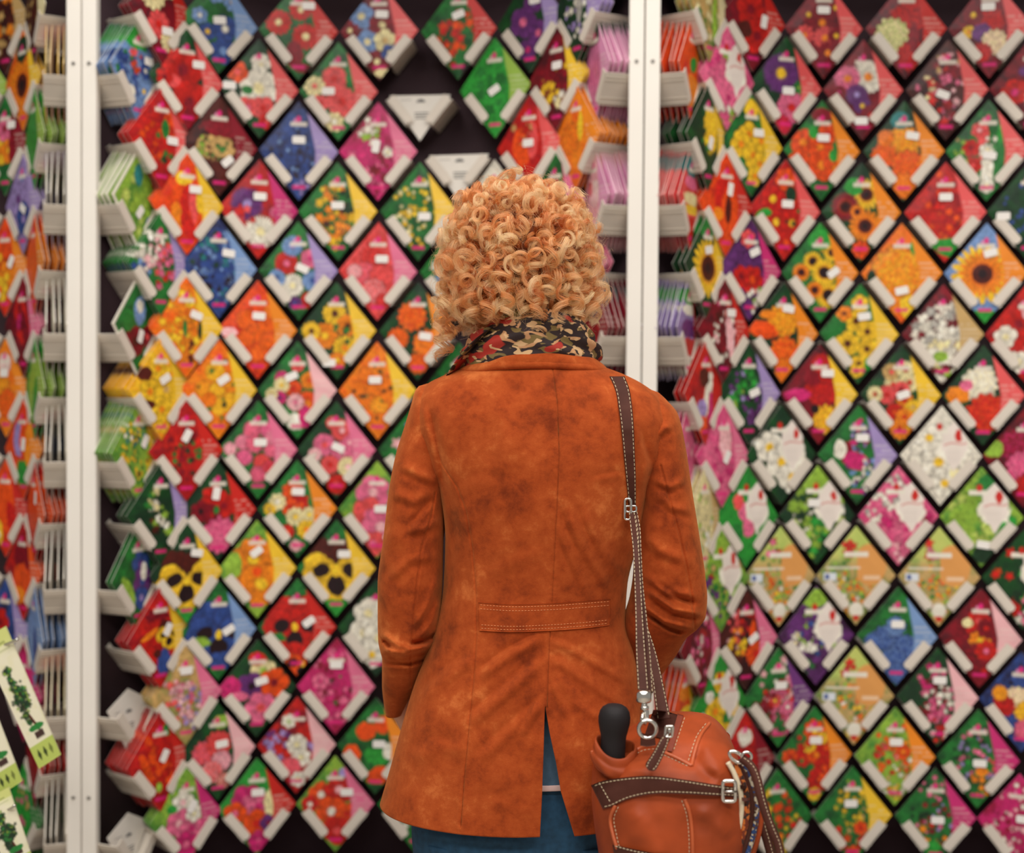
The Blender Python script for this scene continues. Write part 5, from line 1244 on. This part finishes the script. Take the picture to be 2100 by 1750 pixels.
# closing belt across the end
bl, bl_bv = patch('closing_belt', M_BROWN, BAG, BAG_BV, [(1212, 1611), (1240, 1601), (1290, 1594), (1340, 1592), (1400, 1599), (1470, 1610), (1533, 1618)],
                  [(1236, 1660), (1252, 1655), (1290, 1639), (1340, 1629), (1400, 1629), (1470, 1633), (1533, 1637)], .0, .003, 70, 10, bulge=.001, Ys=[1.905, 1.878, 1.853, 1.843, 1.8395, 1.847, 1.888])
stitches('stitching', M_THREAD, bl, bl_bv, [[(1220, 1612), (1242, 1605), (1290, 1598), (1340, 1596), (1400, 1603), (1470, 1614), (1530, 1621)],
         [(1240, 1655), (1254, 1651), (1290, 1635), (1340, 1625), (1400, 1625), (1470, 1629), (1530, 1633)], [(1229, 1606), (1254, 1650)]], 5, 2.8, .0007, .0005)
def ring_px(mb, px, Y, r, off, bv=None, k=8):
    L = [ (cast(bv, x, y, off) or W(x, y, Y)) if bv else W(x, y, Y) for x, y in px]
    ym = sum(p.y for p in L)/len(L)
    L = [W(x, y, min(ym, p.y)-.001) for (x, y), p in zip(px, L)]
    mb.tube(L, r, k, closed=True)
def rrect(x0, y0, x1, y1, r=5, sk=0):
    out = []
    for cx, cy, a0 in ((x1-r, y1-r, 0), (x0+r, y1-r, 90), (x0+r, y0+r, 180), (x1-r, y0+r, 270)):
        for q in range(4):
            a = math.radians(a0+q*30); out.append((cx+r*math.cos(a)+sk*(cy-y0)/(y1-y0), cy+r*math.sin(a)))
    return out
mb = MB(); ring_px(mb, rrect(1482, 1602, 1508, 1644, 6), 1.85, .0026, .006, bl_bv)
mb.tube([W(1484, 1624, 1.842), W(1500, 1624, 1.840), W(1509, 1624, 1.845)], .0016, 6)
mb.build('buckle', M_CHROME, bl, True)
patch('keeper_loop', M_BROWN, bl, bl_bv, [(1517, 1610), (1523, 1611), (1529, 1613)], [(1522, 1644), (1528, 1644), (1534, 1643)], .004, .002, 12, 8, fb=1.868)
patch('lower_strap', M_BROWN, BAG, BAG_BV, [(1256, 1733), (1300, 1742), (1350, 1752), (1420, 1764)], [(1262, 1775), (1300, 1780), (1350, 1786), (1420, 1794)], .004, .003, 40, 8)
lo = stitches('stitching', M_THREAD, BAG, BAG_BV, [[(1262, 1736), (1300, 1746), (1350, 1756)]], 5, 2.8, .0007, .0078)

# top: brown tab, zip tape, lifted tan flap edge
patch('top_tab', M_BROWN, BAG, BAG_BV, [(1340, 1456), (1364, 1459), (1390, 1466)], [(1322, 1508), (1345, 1512), (1372, 1520)], .004, .003, 20, 12, fb=1.90)
zt, zt_bv = patch('zip_tape', simple('zip_tape_brown', (128, 52, 30), .7, noise=.1, scale=200), BAG, BAG_BV, [(1390, 1464), (1402, 1468)], [(1368, 1540), (1378, 1542)], .004, .002, 12, 20, fb=1.892)
stitches('stitching', M_THREAD, BAG, BAG_BV, [[(1404, 1472), (1393, 1505), (1381, 1540)]], 5, 3, .0006, .0012)
# zipper pull
pl = MB()
zY = 1.858
ring_px(pl, rrect(1366, 1490, 1381, 1512, 3, -3), zY, .0018, 0)
pl.box(W(1373, 1499, zY+.004), (.009, .006, .012)); pl.tube([W(1371, 1506, zY), W(1364, 1516, zY-.002)], .0016, 6)
pu = pl.build('zip_slider', M_CHROME, BAG, True)
ctr = [(1366, 1512), (1358, 1530), (1345, 1556), (1330, 1580)]
cp_ = smoothpts(ctr, 24); Vt = []
top = []; bot = []
for i, q in enumerate(cp_):
    t = i/23; d = np.array(cp_[min(i+1, 23)])-np.array(cp_[max(i-1, 0)]); d /= np.hypot(*d); nrm = np.array([-d[1], d[0]])
    w = (8.5+4.5*t)*math.sqrt(max(.02, 1-max(0, (t-.86)/.14)**2))*(1 if t > .05 else .8)
    top.append(tuple(q+nrm*w)); bot.append(tuple(q-nrm*w))
zp, zp_bv = patch('zip_pull', M_BROWN, BAG, BAG_BV, top, bot, .0, .003, 40, 8, bulge=.001, Ys=[1.848, 1.840, 1.832])
st_l = []
for s in (1, -1):
    st_l.append([tuple(np.array(c)+(np.array(t_)-np.array(c))*.72*s) for c, t_ in list(zip([tuple(q) for q in cp_], top))[1:23:3]])
stitches('stitching', M_THREAD, zp, zp_bv, st_l, 4, 2.6, .0006, .0004)

# D ring with its tab
mb = MB(); ring_px(mb, [(1328+18*math.cos(a), 1496+18*math.sin(a)) for a in np.linspace(0, 2*math.pi, 24, endpoint=False)], 1.872, .0028, 0)
mb.build('d_ring', M_CHROME, BAG, True)
patch('ring_tab', M_BROWN, BAG, None, [(1314, 1503), (1328, 1506), (1342, 1503)], [(1313, 1530), (1328, 1532), (1345, 1529)], 0, .003, 12, 10, fb=1.869)

# pocket mouth round the umbrella
UC = W(1262, 1532, 1.905)
mb = MB(); prof = [(.0255, -.03), (.0262, -.008), (.0275, .001), (.0300, .0035), (.0325, .0), (.0335, -.007), (.0330, -.012), (.0350, -.014), (.0372, -.018), (.0370, -.024), (.0365, -.028), (.034, -.034), (.028, -.040)]
Vr = []
for q, (r, z) in enumerate(prof):
    for k in range(56):
        a = 2*math.pi*k/56
        rr = r*.88*(1+.02*math.sin(3*a+q*.5)+.015*math.sin(7*a-q))
        Vr.append(UC+Vector((rr*math.cos(a)*1.02, rr*math.sin(a)*.88, z*(1+.25*math.sin(a+.6))+.008*math.sin(a)+.004*math.cos(2*a)-.005*math.cos(a))))
mb.add(Vr, grid_faces(len(prof), 56, True))
mb.build('pocket_rim', M_LEATH, BAG, True).modifiers.new('sub', 'SUBSURF').render_levels = 1

# side trims in stripes, on the bag's right flank
def trim(name, mat, off_px, r, dY):
    mb = MB(); L = []
    for q in smoothpts([(1506, 1556), (1520, 1582), (1532, 1620), (1533, 1660), (1525, 1705), (1512, 1745), (1502, 1790)], 50):
        L.append(W(q[0]+off_px[0], q[1]+off_px[1], 1.875+dY))
    mb.tube(L, r, 8); return mb.build(name, mat, BAG, True)
trim('cream_cord', M_CREAMC, (-13, 8), .0036, .0); trim('orange_braid', M_WOVO, (-3, 10), .005, .004); trim('brown_band', M_BROWN, (7, 12), .0044, .008)
trim('blue_braid', M_WOVB, (16, 14), .0052, .012); trim('brown_edge', M_LEATH, (26, 18), .005, .02)
# handles
def handle(name, pts, r, Y0, Y1, st=True):
    mb = MB(); P = smoothpts(pts, 60); L = [W(q[0], q[1], Y0+(Y1-Y0)*i/59) for i, q in enumerate(P)]
    mb.tube(L, r, 14); o = mb.build(name, M_BROWN, BAG, True); bv = bvh_of(mb.V, mb.F)
    if st: stitches('stitching', M_THREAD, o, bv, [[(q[0]+4, q[1]-1) for q in P[::6]]], 5, 3, .0006, .0004)
handle('carry_handle', [(1522, 1556), (1540, 1572), (1552, 1598), (1562, 1640), (1578, 1690), (1596, 1735), (1606, 1790)], .0062, 1.87, 1.83)
handle('carry_handle', [(1516, 1560), (1534, 1590), (1552, 1650), (1566, 1700), (1580, 1750), (1590, 1800)], .0060, 1.90, 1.90)
mb = MB(); ring_px(mb, [(1510+16*math.cos(a)*.9+3*math.sin(a), 1553+11*math.sin(a)+8*math.cos(a)*.5) for a in np.linspace(0, 2*math.pi, 20, endpoint=False)], 1.872, .0026, 0)
mb.build('handle_ring', M_CHROME, BAG, True)
mb = MB(); ring_px(mb, [(1531+10*math.cos(a), 1552+9*math.sin(a)) for a in np.linspace(0, 2*math.pi, 20, endpoint=False)], 1.868, .0022, 0)
mb.build('handle_ring', M_CHROME, BAG, True)
patch('corner_ear', M_LEATH, BAG, None, [(1476, 1506), (1490, 1502), (1497, 1508)], [(1488, 1545), (1497, 1556), (1503, 1560)], 0, .004, 14, 10, fb=2.03, bulge=.004)

# shoulder strap, laid over the shoulder and down the back
ALLV = BVHTree.FromPolygons([Vector(v) for v in TV], grid_faces(nr, NC))
def strap(name, left, right, Ys, bv=None, parent=BAG, over=None):
    """ribbon between two edge lines; depth from the jacket where given, else from Ys along its length"""
    n = 80; Lf = smoothpts(left, n); Rt = smoothpts(right, n); V = []; m_ = 7
    dep = np.interp(np.linspace(0, 1, n), np.linspace(0, 1, len(Ys)), Ys)
    for i in range(n):
        for j in range(m_):
            t = j/(m_-1); q = Lf[i]*(1-t)+Rt[i]*t
            V.append(W(q[0], q[1], dep[i]-.0006*math.sin(math.pi*t)))
    if over:
        V = [over+(V[k]-V[0]) for k in range(m_)]+V; n += 1
    nn = len(V); V2 = V+[v+Vector((0, .003, 0)) for v in V]
    Fx = grid_faces(n, m_)+[f[::-1] for f in grid_faces(n, m_, off=nn)]
    for i in range(n-1):
        a, b = i*m_, (i+1)*m_; Fx.append((a, a+nn, b+nn, b)); a, b = a+m_-1, b+m_-1; Fx.append((b, b+nn, a+nn, a))
    Fx += [tuple(range((n-1)*m_, n*m_))+tuple(range(nn+n*m_-1, nn+(n-1)*m_-1, -1))]
    o = obj(name, mesh(name, V2, Fx), M_BROWN, parent, True); bv_ = bvh_of(V2, Fx)
    ins = lambda A, B, f: [tuple(A[i]*(1-f)+B[i]*f) for i in range(1, 80, 6)]
    stitches('stitching', M_THREAD, o, bv_, [ins(Lf, Rt, .1), ins(Lf, Rt, .9)], 5.5, 3, .00065, .0004)
    return o
def jdepth(pts):
    out = []
    for x, y in pts:
        h = cast(TORSO_BV, x, y); out.append(h.y if h else None)
    return out
cen = [(1268, 778), (1276, 800), (1283, 840), (1287, 880), (1291, 930), (1294, 980), (1297, 1035)]
dj = jdepth(cen); last = 2.12
for i in range(len(dj)):
    if dj[i] is None: dj[i] = last
    last = dj[i]
dj = [v-.011 for v in dj]
strap('shoulder_strap', [(1250, 772), (1262, 800), (1269, 840), (1274, 880), (1279, 930), (1284, 980), (1290, 1038)], [(1281, 772), (1291, 800), (1297, 840), (1300, 880), (1302, 930), (1304, 980), (1304, 1040)], dj, over=W(1238, 776, 2.245))
yb = dj[-1]
strap('adjusting_strap', [(1289, 1048), (1293, 1085), (1298, 1130), (1301, 1200), (1303, 1270), (1304, 1340), (1308, 1422)], [(1301, 1048), (1307, 1085), (1311, 1130), (1315, 1200), (1319, 1270), (1324, 1340), (1331, 1422)], [yb-.003, 2.03, 1.98, 1.93, 1.89])
strap('adjusting_strap', [(1300, 1046), (1307, 1085), (1310, 1130), (1312, 1200), (1317, 1270), (1321, 1340), (1326, 1422)], [(1306, 1046), (1313, 1085), (1315, 1130), (1319, 1200), (1327, 1270), (1334, 1340), (1339, 1422)], [yb+.004, 2.045, 1.995, 1.945, 1.9])
strap('rear_strap', [(1318, 1290), (1328, 1340), (1338, 1400), (1347, 1476)], [(1328, 1285), (1346, 1340), (1360, 1400), (1376, 1474)], [2.05, 2.0, 1.96, 1.925])
mb = MB(); ring_px(mb, rrect(1281, 1023, 1294, 1066, 5), yb-.008, .0022, 0); ring_px(mb, rrect(1283, 1038, 1305, 1050, 4), yb-.006, .0017, 0)
mb.build('strap_slider', M_CHROME, BAG, True)
# snap hook
mb = MB()
c0 = W(1320, 1428, 1.885)
mb.lathe(c0+Vector((0, 0, -.008)), [(.009, 0), (.0105, .002), (.0105, .012), (.008, .016)], 20)
mb.tube([W(1320, 1436, 1.884), W(1321, 1448, 1.882), W(1325, 1460, 1.88), W(1327, 1472, 1.878), W(1322, 1484, 1.874), W(1317, 1476, 1.872), W(1318, 1462, 1.876)], [.0035, .0042, .0038, .003, .003, .003, .0022], 8)
mb.lathe(W(1322, 1452, 1.882)+Vector((0, 0, -.003)), [(.0032, 0), (.0055, .001), (.0055, .005), (.0032, .006)], 14)
mb.build('snap_hook', M_CHROME, BAG, True)

# ------------------------------------------------------------------ umbrella in the end pocket
ub = W(1256, 1560, 1.905)
UMB = empty('folding_umbrella', (ub.x, ub.y, ub.z-.06), 'black bulb handle of a folded umbrella sticking out of the bag pocket', 'umbrella')
s_ = 1.905/F
prof = []
for (ypx, rpx) in ((1572, 22), (1560, 25), (1545, 25.5), (1522, 25.5), (1508, 26.5), (1496, 29.5), (1482, 32.5), (1470, 33), (1458, 30.5), (1450, 25), (1445, 17), (1443, 7)):
    prof.append((rpx*s_, (1560-ypx)*s_))
mb = MB(); Mt = Matrix.Rotation(math.radians(2), 3, 'Y')
mb.lathe((ub.x, ub.y, ub.z), prof, 40, Mt)
mb.build('handle', M_BLACK, UMB, True)
mb = MB(); mb.lathe((ub.x+.012, ub.y+.022, ub.z-.12), [(.008, .03), (.012, .04), (.013, .06), (.013, .115)], 24); mb.build('folded_canopy', M_BLACK, UMB, True)

# ------------------------------------------------------------------ bonsai hang tags on wire prongs, front left
def hang_tag(corners, Y, seed, label, tall=True):
    """corners: top-left, top-right, bottom-right, bottom-left in the photo, at depth Y"""
    nu, nv = 40, 150
    tl, tr, br, bl_ = [np.array(c, float) for c in corners]
    V = []; u = np.zeros((nv, nu)); v = np.zeros((nv, nu))
    for i in range(nv):
        for j in range(nu):
            s, t = j/(nu-1), i/(nv-1)
            q = (tl*(1-s)+tr*s)*(1-t)+(bl_*(1-s)+br*s)*t
            V.append(W(q[0], q[1], Y-.004*math.sin(t*3)))
            u[i, j] = s*2-1; v[i, j] = 1-2*t
    w = (W(*tr, Y)-W(*tl, Y)).length/2; h = (W(*bl_, Y)-W(*tl, Y)).length/2
    a = Art(u, v, w*10, h*10, seed); cream = lin((240, 234, 206)); lime = lin((190, 206, 104))
    a.col[:] = cream; a.put(np.clip((v-.55)*3+a.n1*.6-.3, 0, 1)*.7, lin((222, 226, 150)))
    a.put(np.clip(a.n2*2-1.1, 0, 1)*.35*(np.abs(v) < .6), lin((226, 220, 150)))
    a.put((v > .78)*.75, lin((206, 212, 116)))
    a.rect(-.7, .5, .80, .83, lin((128, 140, 62)), .7); a.rect(-.5, .7, .70, .72, lin((150, 160, 80)), .6)
    # crooked trunk and pads of leaves
    for (x, y, rx, ry, dg, c) in ((.1, -.38, .10, .36, 14, 'N'), (.0, -.1, .07, .3, -10, 'N'), (-.05, .12, .05, .25, 8, 'N')):
        a.ell(x, y, rx*w*10, ry*h*10*.5, dg, c)
    for (x, y, R_, n) in ((-.15, .42, .10, 16), (-.2, .28, .07, 10), (-.1, .12, .15, 22), (.2, .02, .13, 18), (-.35, -.02, .12, 16), (-.1, -.14, .12, 14), (.25, -.12, .09, 10), (-.3, -.24, .10, 12), (-.2, -.36, .07, 8)):
        for q in range(n*3):
            xx = x+a.rs.normal(0, R_*1.3); yy = y+a.rs.normal(0, R_*.32)
            a.scatter(xx, yy, .001, 'D', 'g' if q % 3 == 0 else 'N' if q % 7 == 0 else 'G', 1, .026)
    a.ell(.12, -.47, .17, .06, 0, 'G'); a.rect(-.22, .5, -.63, -.53, lin((72, 50, 46)))
    a.put((v < -.68)*1.0, lime)
    for x in (-.5, .0, .5):
        a.put(a.soft(np.abs(u-x)/.15+np.abs(v+.84)/.09-1, .2), lin((56, 70, 34)) if x < .3 else lin((120, 130, 62)))
    n = len(V); V2 = V+[p+Vector((0, .0012, 0)) for p in V]
    Fx = grid_faces(nv, nu)+[f[::-1] for f in grid_faces(nv, nu, off=n)]
    for i in range(nv-1):
        p0, p1 = i*nu, (i+1)*nu; Fx.append((p0, p0+n, p1+n, p1)); p0, p1 = p0+nu-1, p1+nu-1; Fx.append((p1, p1+n, p0+n, p0))
    for j in range(nu-1):
        Fx.append((j+1, j+1+n, j+n, j)); p0 = (nv-1)*nu+j; Fx.append((p0, p0+n, p0+1+n, p0+1))
    me = mesh('bonsai_hang_tag', V2, Fx)
    ca = me.color_attributes.new('print', 'FLOAT_COLOR', 'POINT'); c = np.ones((2*n, 4)); c[:n, :3] = np.clip(a.col.reshape(-1, 3), 0, 1); c[n:, :3] = cream
    ca.data.foreach_set('color', c.astype(np.float32).ravel())
    o = obj('bonsai_hang_tag', me, M_PRINT, None, True); tag(o, label, 'hang tag', 'bonsai hang tags'); return o
hang_tag([(-42, 1314), (12, 1284), (125, 1548), (80, 1577)], 2.52, 501, 'cream and lime bonsai tag hanging complete beside the left upright')
hang_tag([(-100, 1388), (-46, 1362), (46, 1602), (0, 1632)], 2.50, 502, 'bonsai tag at the left edge below the complete one, mostly cut off')
hang_tag([(-40, 1645), (18, 1614), (70, 1770), (20, 1800)], 2.48, 503, 'lowest bonsai tag in the bottom left corner')
PK = empty('prong_strip', W(-75, 1750, 2.60), 'steel wire prongs carrying the bonsai tags at the left edge', 'display hook')
mb = MB(); p = W(-75, 1500, 2.60); mb.box((p.x, p.y, p.z), (.02, .006, .5)); mb.box((p.x, p.y, (p.z-.25)/2), (.02, .006, p.z-.25)); mb.build('strip', M_RAIL, PK)
for (x0, y0, x1, y1, Y) in ((-75, 1352, 33, 1314, 2.50), (-75, 1440, -24, 1420, 2.48), (-75, 1706, 28, 1655, 2.465)):
    mb = MB(); mb.tube([W(x0, y0, 2.60), W((x0+x1)/2, (y0+y1)/2, (2.6+Y)/2), W(x1, y1, Y), W(x1+3, y1-4, Y-.001)], .0028, 8); mb.build('prong', M_CHROME, PK, True)

# ------------------------------------------------------------------ floor, wall, ceiling lamps
def struct(name, c, size, mat):
    o = MB().box(c, size).build(name, mat); o['kind'] = 'structure'; return o
struct('floor', (0, .6, -.05), (7, 7.8, .1), M_FLOOR)
struct('wall_back', (0, 3.9, 2.0), (7, .1, 4.0), M_WALL)
struct('ceiling', (0, .6, 4.1), (7, 7.8, .1), simple('shop_ceiling', (226, 222, 214), .8))
M_LAMP, nt, b = mat_new('lamp_diffuser')
b.inputs['Emission Color'].default_value = (1, .93, .82, 1); b.inputs['Emission Strength'].default_value = 0.0
LAMPS = ((-1.3, 2.1, .42), (.1, 2.25, .5), (1.3, 2.1, .42), (-1.3, .2, .9), (1.3, .2, .9), (-.9, -1.8, 1.75), (.9, -1.8, 1.75))
for (x, y, k) in LAMPS:
    L = bpy.data.lights.new('ceiling_light', 'AREA'); L.shape = 'RECTANGLE'; L.size = 1.5; L.size_y = .8; L.energy = 45*k; L.color = (1, .97, .925)
    o = bpy.data.objects.new('ceiling_light', L); o.location = (x, y, 3.95); link(o)
w = bpy.data.worlds.new('World'); scene.world = w; w.use_nodes = True
bg = w.node_tree.nodes['Background']; bg.inputs[0].default_value = (1, .93, .86, 1); bg.inputs[1].default_value = .27

# ------------------------------------------------------------------ camera and view
cd = bpy.data.cameras.new('camera'); cam = bpy.data.objects.new('camera', cd); link(cam); scene.camera = cam
cd.sensor_width = 36; cd.sensor_fit = 'HORIZONTAL'; cd.lens = F*36/2100; cd.clip_start = .05
Mx = Matrix((R_, U_, -F_)).transposed().to_4x4(); Mx.translation = CAMP; cam.matrix_world = Mx
cd.dof.use_dof = True; cd.dof.focus_distance = 2.1; cd.dof.aperture_fstop = 2.4; cd.dof.aperture_blades = 9
vs = scene.view_settings; vs.view_transform = 'Standard'; vs.look = 'None'; vs.exposure = 0.1; vs.gamma = 1.0; vs.use_curve_mapping = False
try:
    scene.cycles.use_denoising = True; scene.cycles.denoiser = 'OPENIMAGEDENOISE'
except Exception: pass
scene.cycles.max_bounces = 8
